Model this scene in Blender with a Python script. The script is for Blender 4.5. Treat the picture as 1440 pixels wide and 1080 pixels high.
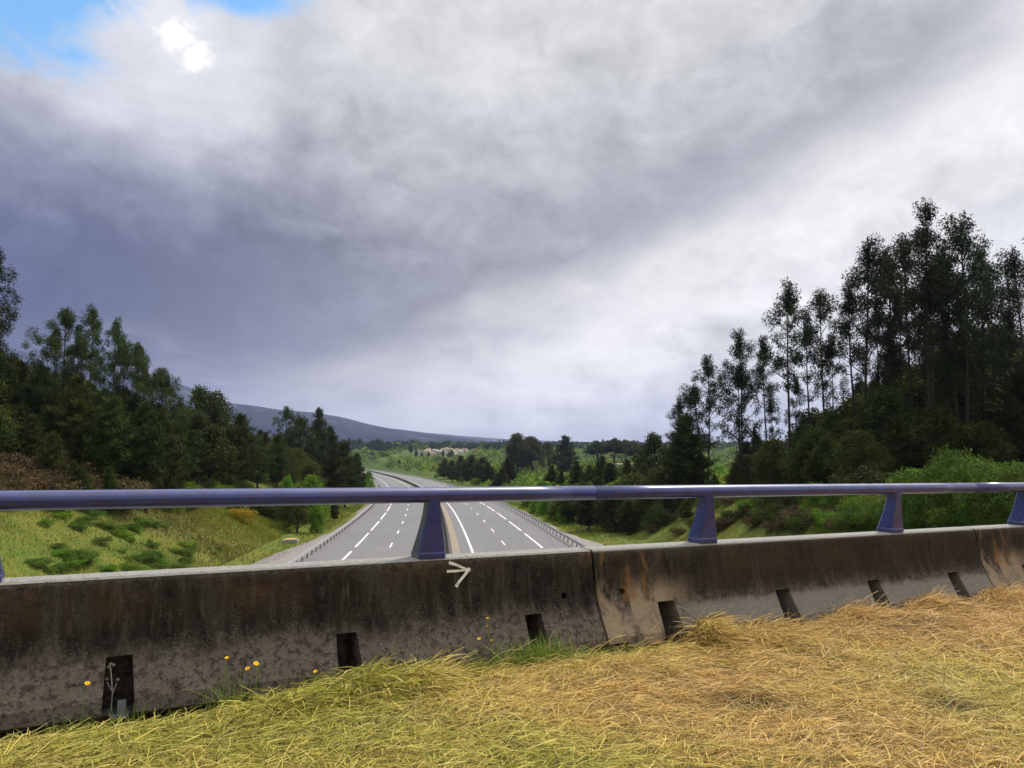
import bpy, bmesh, math, random
import numpy as np
from mathutils import Vector, Matrix
R = math.radians
for o in list(bpy.data.objects): bpy.data.objects.remove(o)
SC = bpy.context.scene
COL = SC.collection
random.seed(7)
RNG = np.random.default_rng(11)

# ------------------------------------------------------------------ camera
CAMZ, FPX, PITCH = 1.56, 1080.0, R(4.5)
cam = bpy.data.cameras.new('camera'); cam_o = bpy.data.objects.new('camera', cam); COL.objects.link(cam_o)
cam_o.location = (0, 0, CAMZ); cam_o.rotation_euler = (R(90) + PITCH, 0, 0)
cam.sensor_width = 36; cam.lens = 36 * FPX / 1440; cam.clip_end = 60000; cam.clip_start = 0.05
SC.camera = cam_o

# ------------------------------------------------------------------ sun, world, exposure
SUN_EL, SUN_AZ = R(52), R(48)            # azimuth measured from +Y (view direction) towards +X
sun = bpy.data.lights.new('sun', 'SUN'); sun_o = bpy.data.objects.new('sun', sun); COL.objects.link(sun_o)
sun.energy = 3.2; sun.angle = R(7); sun.color = (1.0, 0.93, 0.82)
sd = Vector((math.cos(SUN_EL) * math.sin(SUN_AZ), math.cos(SUN_EL) * math.cos(SUN_AZ), math.sin(SUN_EL)))
sun_o.rotation_euler = sd.to_track_quat('Z', 'Y').to_euler()
SC.view_settings.view_transform = 'Standard'; SC.view_settings.look = 'None'
SC.view_settings.gamma = 1.0; SC.view_settings.exposure = 0.15

class NT:
    """small helper to write node graphs as expressions"""
    def __init__(s, tree): s.t = tree; s.n = tree.nodes; s.l = tree.links
    def put(s, sock, v):
        if isinstance(v, bpy.types.NodeSocket): s.l.new(v, sock)
        elif isinstance(v, (tuple, list)) and sock.type == 'RGBA' and len(v) == 3: sock.default_value = (*v, 1)
        else: sock.default_value = v
    def m(s, op, a, b=None, c=None, clamp=False):
        n = s.n.new('ShaderNodeMath'); n.operation = op; n.use_clamp = clamp
        s.put(n.inputs[0], a)
        if b is not None: s.put(n.inputs[1], b)
        if c is not None: s.put(n.inputs[2], c)
        return n.outputs[0]
    def v(s, op, a, b=None):
        n = s.n.new('ShaderNodeVectorMath'); n.operation = op; s.put(n.inputs[0], a)
        if b is not None:
            s.put(n.inputs['Scale'] if op == 'SCALE' else n.inputs[1], b)
        return n.outputs[0]
    def mix(s, f, a, b, blend='MIX'):
        n = s.n.new('ShaderNodeMix'); n.data_type = 'RGBA'; n.blend_type = blend
        s.put(n.inputs[0], f); s.put(n.inputs[6], a); s.put(n.inputs[7], b); return n.outputs[2]
    def ss(s, x, a, b, lo=0.0, hi=1.0):
        n = s.n.new('ShaderNodeMapRange'); n.interpolation_type = 'SMOOTHSTEP'
        s.put(n.inputs[0], x); n.inputs[1].default_value = a; n.inputs[2].default_value = b
        n.inputs[3].default_value = lo; n.inputs[4].default_value = hi; return n.outputs[0]
    def noise(s, vec, scale, detail=4, rough=.5, dist=0.0, out=0):
        n = s.n.new('ShaderNodeTexNoise'); s.put(n.inputs['Vector'], vec)
        n.inputs['Scale'].default_value = scale; n.inputs['Detail'].default_value = detail
        n.inputs['Roughness'].default_value = rough; n.inputs['Distortion'].default_value = dist
        return n.outputs[out]
    def ramp(s, f, stops, interp='LINEAR'):
        n = s.n.new('ShaderNodeValToRGB'); n.color_ramp.interpolation = interp
        el = n.color_ramp.elements
        while len(el) < len(stops): el.new(0.5)
        for e, (p, c) in zip(el, stops):
            e.position = p; e.color = (c, c, c, 1) if isinstance(c, (int, float)) else (*c, 1)
        s.put(n.inputs[0], f); return n.outputs[0]
    def comb(s, x, y, z):
        n = s.n.new('ShaderNodeCombineXYZ')
        for i, q in enumerate((x, y, z)): s.put(n.inputs[i], q)
        return n.outputs[0]
    def sep(s, v):
        n = s.n.new('ShaderNodeSeparateXYZ'); s.put(n.inputs[0], v); return n.outputs
    def scale_map(s, v, sc):
        n = s.n.new('ShaderNodeMapping'); s.put(n.inputs[0], v); n.inputs['Scale'].default_value = sc; return n.outputs[0]

world = bpy.data.worlds.new('World'); SC.world = world; world.use_nodes = True
def build_sky():
    g = NT(world.node_tree); g.n.clear()
    out = g.n.new('ShaderNodeOutputWorld'); bg = g.n.new('ShaderNodeBackground'); bg.inputs[1].default_value = 0.1
    g.l.new(bg.outputs[0], out.inputs[0])
    sky = g.n.new('ShaderNodeTexSky'); sky.sky_type = 'NISHITA'; sky.sun_disc = False
    sky.sun_elevation = SUN_EL; sky.sun_rotation = SUN_AZ; sky.air_density = 1.6; sky.dust_density = 0.2; sky.ozone_density = 4
    D = g.n.new('ShaderNodeTexCoord').outputs['Generated']
    x, y, z = g.sep(D)
    az = g.m('ARCTAN2', x, y); el = g.m('ARCSINE', z)
    # cloud layer coordinates: the direction projected on a flat layer overhead
    zz = g.m('ADD', g.m('MAXIMUM', z, 0.0), 0.22)
    P = g.comb(g.m('DIVIDE', x, zz), g.m('DIVIDE', y, zz), 0.0)
    n1 = g.noise(P, 0.9, 6, .52, .3)
    n2 = g.noise(P, 2.3, 8, .55, .2)
    n3 = g.noise(g.scale_map(D, (1.0, 1.0, 1.35)), 5.0, 7, .57, .5)
    n4 = g.noise(g.scale_map(D, (1.0, 1.0, 1.5)), 13.0, 7, .58, .8)
    n5 = g.noise(D, 38.0, 5, .6, .5)
    c = lambda n, k: g.m('MULTIPLY', g.m('SUBTRACT', n, .5), k)
    wob = g.m('ADD', g.m('ADD', c(n1, .12), c(n2, .22)), g.m('ADD', c(n3, .30), g.m('ADD', c(n4, .12), c(n5, .03))))
    # lower edge of the great dark bank of cloud, rising to the right
    E0 = g.m('MAXIMUM', g.m('MULTIPLY_ADD', az, .47, .135), .05)
    q = g.m('ADD', g.m('SUBTRACT', el, E0), g.m('MULTIPLY', wob, .62))
    f = g.m('MULTIPLY_ADD', q, 1.0, .3, clamp=True)          # q -.3..0.7 -> 0..1
    left = g.ss(az, -.05, -.60)
    leftw = g.m('MULTIPLY', left, g.ss(el, .60, .12, .25, 1.0))
    neutral = [(0.0, (.62, .63, .67)), (.12, (.76, .76, .78)), (.22, (.86, .85, .86)), (.285, (.80, .79, .80)), (.33, (.56, .56, .59)), (.385, (.30, .312, .36)),
               (.46, (.255, .268, .325)), (.56, (.385, .395, .44)), (.66, (.57, .58, .605)), (.85, (.68, .68, .70)), (1.0, (.74, .74, .75))]
    blue = [(0.0, (.24, .29, .41)), (.20, (.28, .32, .43)), (.30, (.155, .180, .285)), (.40, (.100, .120, .225)), (.48, (.118, .138, .250)),
            (.56, (.20, .222, .335)), (.65, (.38, .40, .50)), (.78, (.62, .63, .69)), (1.0, (.68, .69, .74))]
    cn = g.ramp(f, neutral); cb = g.ramp(f, blue)
    col = g.mix(leftw, cn, cb)
    # the sky grows lighter towards the upper right
    bright = g.m('MULTIPLY', g.ss(az, -.35, .38), g.ss(q, .02, .26, .15, 1.0))
    col = g.mix(g.m('MULTIPLY', bright, .70), col, (.72, .72, .72))
    # puffs and mottling
    mot = g.m('ADD', 1.0, g.m('ADD', c(n3, .62), g.m('ADD', c(n2, .45), g.m('ADD', c(n4, .50), c(n5, .22)))))
    col = g.mix(1.0, col, g.comb(mot, mot, mot), 'MULTIPLY')
    puff = g.m('MULTIPLY', g.ss(g.m('ABSOLUTE', g.m('ADD', q, .03)), .10, .0), g.ss(g.noise(g.scale_map(D, (1, 1, 1.8)), 8, 7, .6, .5), .48, .68))
    col = g.mix(g.m('MULTIPLY', g.m('MULTIPLY', puff, .6), g.ss(az, -.35, .1)), col, (.82, .80, .80))
    # thin white streaks low over the horizon
    low = g.m('MULTIPLY', g.ss(el, .16, .04), g.ss(g.noise(g.scale_map(D, (1, 1, 5)), 6, 7, .6, .4), .5, .70))
    col = g.mix(g.m('MULTIPLY', low, .5), col, (.72, .73, .78))
    # veil along the horizon
    col = g.mix(g.m('MULTIPLY', g.ss(el, .04, .0), .40), col, (.44, .49, .59))
    # openings to the blue, upper left
    def blob(a0, e0, ra, re):
        da = g.m('DIVIDE', g.m('SUBTRACT', az, a0), ra); de = g.m('DIVIDE', g.m('SUBTRACT', el, e0), re)
        return g.m('SUBTRACT', 1.0, g.m('SQRT', g.m('ADD', g.m('MULTIPLY', da, da), g.m('MULTIPLY', de, de))))
    h = g.m('MAXIMUM', blob(-.585, .50, .15, .11), blob(-.36, .525, .12, .05))
    h = g.m('MAXIMUM', h, blob(-1.1, .75, .4, .3))
    hole = g.ss(g.m('ADD', h, g.m('ADD', c(n3, 1.1), c(n4, 1.0))), .0, .55)
    bluesky = g.mix(1.0, sky.outputs[0], (1.15, 1.55, 1.75), 'MULTIPLY')
    ten = lambda col_: g.v('SCALE', col_, 10.0)
    spot = g.ss(g.m('ADD', g.m('MAXIMUM', blob(-.425, .468, .030, .020), blob(-.402, .450, .022, .020)), g.m('ADD', c(n5, 1.6), c(n4, 1.2))), -.15, .75)
    col = g.mix(g.m('MULTIPLY', g.ss(g.m('ADD', blob(-.42, .47, .22, .14), c(n3, .8)), .0, 1.0), .75), col, (.84, .85, .90))
    col = g.mix(spot, col, (1.1, 1.08, 1.05))
    # bright cloud deck around the hidden sun and overhead (lights the scene)
    sdn = g.n.new('ShaderNodeVectorMath'); sdn.operation = 'DOT_PRODUCT'; g.put(sdn.inputs[0], D); sdn.inputs[1].default_value = sd
    up = g.m('MULTIPLY', g.ss(el, .62, 1.0), 1.0)
    col = g.v('SCALE', col, g.m('ADD', 1.0, g.m('ADD', g.m('MULTIPLY', up, .9), g.m('MULTIPLY', g.ss(sdn.outputs['Value'], .86, .99), 1.2))))
    col = g.mix(g.ss(z, -.01, -.06), col, (.05, .055, .05))
    final = g.mix(g.m('MULTIPLY', hole, g.ss(z, 0, .05)), ten(col), bluesky)
    g.put(bg.inputs[0], final)
build_sky()

# ------------------------------------------------------------------ helpers
def tag(o, label=None, cat=None, group=None, kind=None):
    if label: o['label'] = label
    if cat: o['category'] = cat
    if group: o['group'] = group
    if kind: o['kind'] = kind
    return o
def empty(name, loc, rz=0.0):
    o = bpy.data.objects.new(name, None); COL.objects.link(o); o.location = loc; o.rotation_euler = (0, 0, rz)
    o.empty_display_size = .2
    return o
def link(name, me, parent=None, loc=None):
    o = bpy.data.objects.new(name, me); COL.objects.link(o)
    if parent is not None: o.parent = parent
    if loc is not None: o.location = loc
    return o
def mesh_np(name, verts, faces, mats, smooth=False, attr=None, matidx=None):
    """verts (n,3); faces (m,k) all the same k"""
    verts = np.asarray(verts, dtype=np.float32); faces = np.asarray(faces, dtype=np.int32)
    me = bpy.data.meshes.new(name); m, k = faces.shape
    me.vertices.add(len(verts)); me.vertices.foreach_set('co', verts.ravel())
    me.loops.add(m * k); me.loops.foreach_set('vertex_index', faces.ravel())
    me.polygons.add(m); me.polygons.foreach_set('loop_start', np.arange(m, dtype=np.int32) * k)
    me.polygons.foreach_set('loop_total', np.full(m, k, dtype=np.int32))
    if matidx is not None: me.polygons.foreach_set('material_index', np.asarray(matidx, dtype=np.int32))
    me.polygons.foreach_set('use_smooth', np.full(m, smooth))
    for x in (mats if isinstance(mats, (list, tuple)) else [mats]): me.materials.append(x)
    me.update(calc_edges=True)
    if attr is not None:
        a = me.attributes.new('tint', 'FLOAT_COLOR', 'POINT')
        c = np.ones((len(verts), 4), dtype=np.float32); c[:, :3] = attr; a.data.foreach_set('color', c.ravel())
    return me
class MB:
    """collects boxes, tubes and prisms into one mesh (any polygon size)"""
    def __init__(s): s.v = []; s.f = []
    def add(s, vs, fs):
        b = len(s.v); s.v += [tuple(p) for p in vs]; s.f += [tuple(i + b for i in f) for f in fs]; return s
    def box(s, c, h, M=None):
        vs = [Vector((sx * h[0], sy * h[1], sz * h[2])) for sx in (-1, 1) for sy in (-1, 1) for sz in (-1, 1)]
        if M is not None: vs = [M @ p for p in vs]
        vs = [p + Vector(c) for p in vs]
        return s.add(vs, [(0, 1, 3, 2), (4, 6, 7, 5), (0, 4, 5, 1), (2, 3, 7, 6), (0, 2, 6, 4), (1, 5, 7, 3)])
    def tube(s, pts, rad, n=8, caps=True):
        pts = [Vector(p) for p in pts]; rad = rad if hasattr(rad, '__len__') else [rad] * len(pts)
        vs, fs = [], []
        for i, p in enumerate(pts):
            d = (pts[min(i + 1, len(pts) - 1)] - pts[max(i - 1, 0)]).normalized()
            a = d.cross(Vector((0, 0, 1)) if abs(d.z) < .95 else Vector((1, 0, 0))).normalized(); b = d.cross(a)
            for k in range(n):
                t = 2 * math.pi * k / n; vs.append(p + (a * math.cos(t) + b * math.sin(t)) * rad[i])
        for i in range(len(pts) - 1):
            for k in range(n):
                k2 = (k + 1) % n; fs.append((i * n + k, i * n + k2, (i + 1) * n + k2, (i + 1) * n + k))
        if caps: fs += [tuple(range(n))[::-1], tuple((len(pts) - 1) * n + k for k in range(n))]
        return s.add(vs, fs)
    def mesh(s, name, mat, smooth=False, origin=(0, 0, 0)):
        me = bpy.data.meshes.new(name); o = Vector(origin)
        me.from_pydata([tuple(Vector(p) - o) for p in s.v], [], s.f)
        if smooth: me.polygons.foreach_set('use_smooth', [True] * len(me.polygons))
        me.materials.append(mat); me.update(); return me
    def obj(s, name, mat, parent=None, smooth=False, origin=None):
        if origin is None: origin = parent.location if parent is not None else (0, 0, 0)
        o = link(name, s.mesh(name, mat, smooth, origin), parent)
        if parent is None: o.location = origin
        return o
def recalc(me):
    bm = bmesh.new(); bm.from_mesh(me); bmesh.ops.recalc_face_normals(bm, faces=bm.faces); bm.to_mesh(me); bm.free()

def ray(px, py):
    u, v = (px - 720) / FPX, (540 - py) / FPX
    return Vector((u, math.cos(PITCH) - v * math.sin(PITCH), math.sin(PITCH) + v * math.cos(PITCH)))
CAM = Vector((0, 0, CAMZ))
def at(px, py, Y):
    r = ray(px, py); return CAM + r * (Y / r.y)

# ------------------------------------------------------------------ materials
def mat(name, fn, rough=.8, spec=.3, **kw):
    m = bpy.data.materials.new(name); m.use_nodes = True; g = NT(m.node_tree)
    b = g.n['Principled BSDF']; b.inputs['Roughness'].default_value = rough
    b.inputs['Specular IOR Level'].default_value = spec
    for k, v in kw.items(): b.inputs[k].default_value = v
    g.pos = g.n.new('ShaderNodeTexCoord').outputs['Object']
    g.b = b
    r = fn(g)
    if r is not None: g.put(b.inputs['Base Color'], r)
    return m
def bump(g, h, strength=.5, dist=.01):
    n = g.n.new('ShaderNodeBump'); n.inputs['Strength'].default_value = strength; n.inputs['Distance'].default_value = dist
    g.put(n.inputs['Height'], h); g.put(g.b.inputs['Normal'], n.outputs[0])
def geo_pos(g): return g.n.new('ShaderNodeNewGeometry').outputs['Position']

def foliage_mat(name, dark, light, trans=.25, hue=.02, val=.35, rough=.65):
    def fn(g):
        oi = g.n.new('ShaderNodeObjectInfo')
        at_ = g.n.new('ShaderNodeAttribute'); at_.attribute_name = 'tint'
        n = g.noise(g.pos, 1.3, 3, .6)
        f = g.m('ADD', g.m('MULTIPLY', g.ss(n, .3, .7), .55), g.m('MULTIPLY', g.sep(at_.outputs['Vector'])[0], .45))
        col = g.mix(f, dark, light)
        hs = g.n.new('ShaderNodeHueSaturation')
        g.put(hs.inputs['Hue'], g.m('MULTIPLY_ADD', oi.outputs['Random'], hue * 2, .5 - hue))
        r2 = g.m('FRACT', g.m('MULTIPLY', oi.outputs['Random'], 7.31))
        g.put(hs.inputs['Value'], g.m('MULTIPLY_ADD', r2, val, 1 - val / 2)); g.put(hs.inputs['Color'], col)
        c = hs.outputs[0]
        tb = g.n.new('ShaderNodeBsdfTranslucent'); g.put(tb.inputs[0], c)
        mx = g.n.new('ShaderNodeMixShader'); mx.inputs[0].default_value = trans
        g.l.new(g.b.outputs[0], mx.inputs[1]); g.l.new(tb.outputs[0], mx.inputs[2])
        g.l.new(mx.outputs[0], g.n['Material Output'].inputs[0])
        return c
    return mat(name, fn, rough, .12)
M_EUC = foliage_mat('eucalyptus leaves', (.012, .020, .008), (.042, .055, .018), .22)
M_EUCL = foliage_mat('eucalyptus leaves lit', (.024, .042, .012), (.080, .115, .030), .3)  # paler copy for the left trees, sunlight painted into the leaf colour
M_PINE = foliage_mat('pine needles', (.012, .020, .005), (.078, .098, .018), .18, .03, .6)
M_OAK = foliage_mat('broad leaves', (.016, .028, .006), (.090, .110, .018), .3, .03, .6)
M_SHRUB = foliage_mat('shrub leaves', (.040, .085, .012), (.15, .235, .035), .35, .015, .4)
M_BUSH = foliage_mat('spring green leaves', (.075, .150, .014), (.19, .32, .030), .4, .02, .4)
M_BROWN = foliage_mat('brown scrub', (.060, .045, .020), (.15, .105, .045), .2)
M_GORSE = foliage_mat('yellow gorse', (.10, .12, .015), (.60, .44, .02), .2)
M_FAR = mat('far leaves', lambda g: (lambda a: a)(_attr(g)), .8, .1) if False else None
def attr_mat(name, trans=.25, rough=.75, spec=.15):
    def fn(g):
        a = g.n.new('ShaderNodeAttribute'); a.attribute_name = 'tint'; c = a.outputs['Color']
        tb = g.n.new('ShaderNodeBsdfTranslucent'); g.put(tb.inputs[0], c)
        mx = g.n.new('ShaderNodeMixShader'); mx.inputs[0].default_value = trans
        g.l.new(g.b.outputs[0], mx.inputs[1]); g.l.new(tb.outputs[0], mx.inputs[2])
        g.l.new(mx.outputs[0], g.n['Material Output'].inputs[0])
        return c
    return mat(name, fn, rough, spec)
M_TINT = attr_mat('tinted leaves', .4)
M_STRAW = attr_mat('straw', .25, .6, .3)
M_BARK = mat('bark', lambda g: g.mix(g.noise(g.scale_map(g.pos, (3, 3, .5)), 2, 4), (.025, .020, .015), (.075, .062, .048)), .9, .1)
M_BARKD = mat('dark bark', lambda g: g.mix(g.noise(g.scale_map(g.pos, (3, 3, .7)), 3, 4), (.02, .015, .010), (.08, .06, .045)), .9, .1)

def concrete(g):
    # object coordinates of a barrier: x along it, z up from its foot
    p = g.pos; x, y, z = g.sep(p)
    big = g.noise(g.scale_map(p, (1, 1, .35)), 2.2, 5, .6)
    streak = g.noise(g.scale_map(p, (1, 1, .07)), 11, 5, .6, .2)
    patch = g.noise(p, 1.1, 4, .6)
    fine = g.noise(p, 60, 4, .7); speck = g.noise(p, 110, 2, .6)
    grain = g.noise(p, 24, 5, .65)
    zz = g.m('ADD', z, g.m('ADD', g.m('MULTIPLY', g.m('SUBTRACT', streak, .5), .20), g.m('MULTIPLY', g.m('SUBTRACT', big, .5), .22)))
    base = g.mix(fine, (.045, .037, .028), (.24, .195, .150))
    # black lichen grows over the upper face in a ragged band
    band = g.m('MULTIPLY', g.ss(zz, .26, .44), g.ss(zz, .86, .69, .45, 1.0))
    dirt = g.m('MULTIPLY', band, g.m('MULTIPLY_ADD', g.ss(streak, .30, .62), .35, .66), clamp=True)
    col = g.mix(dirt, base, g.mix(grain, (.005, .005, .004), (.026, .021, .013)))
    # brown stain towards the top of the face
    rust = g.m('MULTIPLY', g.m('MULTIPLY', g.ss(z, .45, .72), g.ss(patch, .46, .64)), g.ss(streak, .34, .62))
    col = g.mix(g.m('MULTIPLY', rust, .6), col, (.13, .070, .030))
    # dark spatter over the pale foot
    low = g.m('MULTIPLY', g.ss(grain, .47, .62), .75)
    col = g.mix(low, col, (.030, .024, .017))
    # pale lichen specks
    col = g.mix(g.m('MULTIPLY', g.m('MULTIPLY', g.ss(g.noise(p, 70, 4, .75), .52, .66), g.ss(g.noise(p, 4.5, 4, .6), .42, .62)), g.ss(zz, .55, .30, .22, .55)), col, (.30, .26, .21))
    drip = g.m('MULTIPLY', g.ss(g.noise(g.scale_map(p, (1, 1, .03)), 26, 4, .6), .55, .68), g.ss(z, .25, .62))
    col = g.mix(g.m('MULTIPLY', drip, .45), col, (.11, .085, .06))
    # pale top surface
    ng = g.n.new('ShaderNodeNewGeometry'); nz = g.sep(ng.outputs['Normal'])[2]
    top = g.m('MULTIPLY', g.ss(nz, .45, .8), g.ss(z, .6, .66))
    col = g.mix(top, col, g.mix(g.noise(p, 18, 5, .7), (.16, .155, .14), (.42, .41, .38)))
    g.colnode = col
    pits = g.ss(g.noise(p, 42, 3, .6), .62, .70)
    col = g.mix(g.m('MULTIPLY', pits, .7), col, (.018, .014, .010))
    bump(g, g.m('SUBTRACT', g.m('ADD', g.m('MULTIPLY', fine, .5), g.m('ADD', grain, g.m('MULTIPLY', speck, .3))), pits), .7, .014)
    return col
M_CONC = mat('stained concrete', concrete, .92, .15)
def concrete_lit_foot(g):
    # the segments further right have skylight on the foot painted paler, and orange stains by the joint
    col = concrete(g); p = g.pos; x, y, z = g.sep(p)
    st = g.noise(g.scale_map(p, (1, 1, .5)), 5, 5, .65, .5)
    f = g.m('MULTIPLY', g.ss(z, .60, .40), g.m('MULTIPLY', g.ss(x, 1.15, .55), g.ss(st, .38, .56)))
    tan = g.mix(g.noise(p, 14, 5, .7), (.20, .145, .085), (.40, .31, .20))
    col = g.mix(f, col, tan)
    f2 = g.m('MULTIPLY', g.ss(g.noise(g.scale_map(p, (1, 1, .25)), 7, 5, .6), .52, .66), g.m('MULTIPLY', g.ss(x, .95, .35), g.ss(z, .3, .45)))
    col = g.mix(g.m('MULTIPLY', f2, .75), col, (.24, .125, .045))
    z2 = g.m('ADD', z, g.m('MULTIPLY', g.m('SUBTRACT', st, .5), .12))
    foot = g.m('MULTIPLY', g.ss(z2, .34, .28), g.ss(x, .5, 1.1))
    up_ = g.m('MULTIPLY', g.ss(z2, .33, .42), g.ss(x, .7, 1.4)); col = g.mix(g.m('MULTIPLY', up_, .45), col, (.045, .034, .020))  # upper face darkened in the colour to set off the pale foot
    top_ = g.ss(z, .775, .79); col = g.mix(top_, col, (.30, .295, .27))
    return g.mix(g.m('MULTIPLY', foot, .8), col, g.mix(g.noise(p, 30, 5, .7), (.13, .118, .095), (.33, .30, .25)))
M_CONC2 = mat('paler stained concrete', concrete_lit_foot, .92, .15)

def blue_paint(g):
    n = g.noise(g.pos, 7, 5, .6)
    chalk = g.ss(g.noise(g.scale_map(g.pos, (1, 1, 1)), 2.3, 5, .65), .45, .75)
    c = g.mix(g.ss(n, .35, .7), (.003, .006, .100), (.008, .016, .170))
    c = g.mix(g.m('MULTIPLY', chalk, .10), c, (.12, .14, .40))
    g.b.inputs['Coat Weight'].default_value = .8; g.b.inputs['Coat Roughness'].default_value = .18
    g.put(g.b.inputs['Roughness'], g.m('MULTIPLY_ADD', n, .25, .22))
    bump(g, g.noise(g.pos, 90, 3, .6), .08, .002)
    return c
M_BLUE = mat('weathered blue paint', blue_paint, .35, .7)
M_STEEL = mat('galvanised steel', lambda g: g.mix(g.noise(g.pos, 3, 4), (.30, .31, .31), (.48, .49, .48)), .45, .5, Metallic=.5)
M_POST = mat('dull steel', lambda g: g.mix(g.noise(g.pos, 5, 4), (.08, .085, .09), (.16, .165, .17)), .6, .4, Metallic=.3)
M_WHITE = mat('white line paint', lambda g: g.mix(g.ss(g.noise(geo_pos(g), 1.6, 5, .7), .35, .6), (.50, .49, .47), (.78, .78, .76)), .7, .3)
M_ARROW = mat('white arrow paint', lambda g: g.mix(g.ss(g.noise(g.pos, 40, 5, .7), .34, .50), (.40, .37, .28), (.85, .82, .72)), .8, .2)
def asphalt(g):
    p = geo_pos(g)
    c = g.mix(g.noise(p, .05, 4, .6), (.150, .145, .147), (.195, .188, .190))
    c = g.mix(g.m('MULTIPLY', g.noise(p, 9, 3, .7), .30), c, (.085, .085, .088))
    c = g.mix(g.m('MULTIPLY', g.ss(g.noise(g.scale_map(p, (1.1, .03, 1)), 1.0, 5, .6), .50, .70), .35), c, (.115, .112, .112))
    c = g.mix(g.m('MULTIPLY', g.ss(g.noise(p, .35, 6, .7), .60, .68), .25), c, (.24, .23, .225))
    return c
M_ROAD = mat('asphalt', asphalt, .75, .35)
M_GRAV = mat('gravel verge', lambda g: g.mix(g.noise(geo_pos(g), 1.1, 6, .7), (.17, .15, .14), (.33, .30, .28)), .95, .1)
M_SAND = mat('sandy median', lambda g: g.mix(g.noise(geo_pos(g), .7, 6, .7), (.21, .17, .125), (.36, .31, .25)), .95, .1)
M_CONP = mat('pale concrete', lambda g: g.mix(g.noise(g.pos, 3, 6, .7), (.22, .215, .20), (.38, .37, .34)), .9, .2)

def ground_fn(g):
    p = geo_pos(g); x, y, z = g.sep(p)
    n1 = g.noise(p, .035, 6, .6); n2 = g.noise(p, .22, 6, .65); n3 = g.noise(p, 1.6, 6, .7)
    c = g.mix(g.ss(n2, .35, .65), (.145, .150, .025), (.080, .130, .020))
    c = g.mix(g.m('MULTIPLY', g.ss(n3, .45, .68), .6), c, (.165, .140, .040))
    c = g.mix(g.m('MULTIPLY', g.ss(n1, .5, .66), .55), c, (.075, .055, .030))
    c = g.mix(g.m('MULTIPLY', g.ss(y, 130, 260), .7), c, (.060, .100, .020))
    bump(g, n3, .6, .3)
    return c
M_GROUND = mat('grassy ground', ground_fn, .95, .1)
M_SOIL = mat('soil under straw', lambda g: g.mix(g.noise(geo_pos(g), 14, 6, .7), (.022, .017, .008), (.12, .09, .035)), .95, .1)
def hill_fn(g):
    p = geo_pos(g)
    c = g.mix(g.ss(g.noise(p, .004, 7, .65), .40, .62), (.010, .017, .026), (.026, .034, .040))
    w = g.m('MULTIPLY', g.ss(g.noise(p, .012, 3, .7), .56, .62), g.ss(g.noise(p, .0013, 3, .5), .46, .54))
    return g.mix(g.m('MULTIPLY', w, .35), c, (.30, .29, .28))
M_HILL = mat('far hillside', hill_fn, .95, .05)

# ------------------------------------------------------------------ noise on arrays
def fnoise(x, y, s, seed=0, octv=4):
    r = np.random.default_rng(seed); out = np.zeros_like(x, dtype=float); amp = 1.0; tot = 0
    for o in range(octv):
        a = np.zeros_like(out)
        for k in range(5):
            th = r.uniform(0, 2 * math.pi); ph = r.uniform(0, 2 * math.pi, 2); f = s * (2 ** o) * r.uniform(.7, 1.3)
            u = x * math.cos(th) + y * math.sin(th); w = -x * math.sin(th) + y * math.cos(th)
            a += np.sin(f * u + ph[0] + 1.3 * np.sin(.6 * f * w + ph[1]))
        out += amp * a / 5; tot += amp; amp *= .55
    return out / tot * 1.6

# ------------------------------------------------------------------ motorway alignment and terrain
RY = np.array([-120, 0, 60, 90, 130, 167, 206, 246, 330, 425, 560, 718, 900, 1200, 2000.])
RX = np.array([14.0, .6, -4.6, -7.4, -11.6, -16.0, -21.9, -28.8, -44.5, -63.8, -94.5, -131., -180., -300., -700.])
_yy = np.linspace(-120, 2000, 1061); _xx = np.interp(_yy, RY, RX)
for _ in range(3):
    _xx = np.convolve(np.pad(_xx, 12, mode='reflect', reflect_type='odd'), np.ones(25) / 25, 'valid')
def road_x(y): return np.interp(y, _yy, _xx)
def road_z(y):
    y = np.asarray(y, float); return CAMZ - 8.65 - .0231 * np.clip(y, -200, 900) + 0.0 * y
def natural(x, y, s):
    ky = [-200, 40, 60, 90, 140, 200, 280, 350, 450, 600, 800, 1000, 1250, 1600, 3000, 14000]
    L = np.interp(y, ky, [3.2, 2.6, 2.0, .8, -2.5, -6, -10, -14, -17, -21, -27, -27, -17, -11, -10, -10])
    Rt = np.interp(y, ky, [-1.2, -1.4, -3.2, -6.0, -9.5, -11.5, -14.5, -16, -17.0, -18.5, -19.5, -17, -9, -7, -9, -10])
    fade = np.interp(y, [0, 500, 900], [1, .7, 0])
    left = L + .13 * np.clip(-s - 36, 0, 160) * fade
    right = Rt + (.13 * np.clip(s - 24, 0, 50)) * np.interp(y, [0, 120, 250], [1, .8, 0])
    w = np.clip(s / 20 + .5, 0, 1)
    return left * (1 - w) + right * w + .35 * fnoise(x, y, .06, 3, 3) * np.interp(np.abs(y), [0, 60, 3000], [.5, 1, 6])
def terrain_z(x, y):
    x = np.asarray(x, float); y = np.asarray(y, float)
    s = x - road_x(y); a = np.abs(s); zr = road_z(y); nat = natural(x, y, s)
    d = nat - zr
    bank = np.where(s < 0, np.interp(y, [0, 60, 200], [1.55, 1.9, 2.2]), np.interp(y, [0, 60, 100], [1.15, 1.4, 2.2]))
    z = zr + np.clip(d, -np.clip(a - 18.5, 0, None) / 1.8, np.clip(a - np.where(s < 0, 19.5, 19 + np.interp(y, [50, 90], [0, 3])), 0, None) / bank)
    z = np.where(a < 18.2, zr - .22, z)
    return z
def T(x, y): return float(terrain_z(np.array([x]), np.array([y]))[0])

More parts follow.
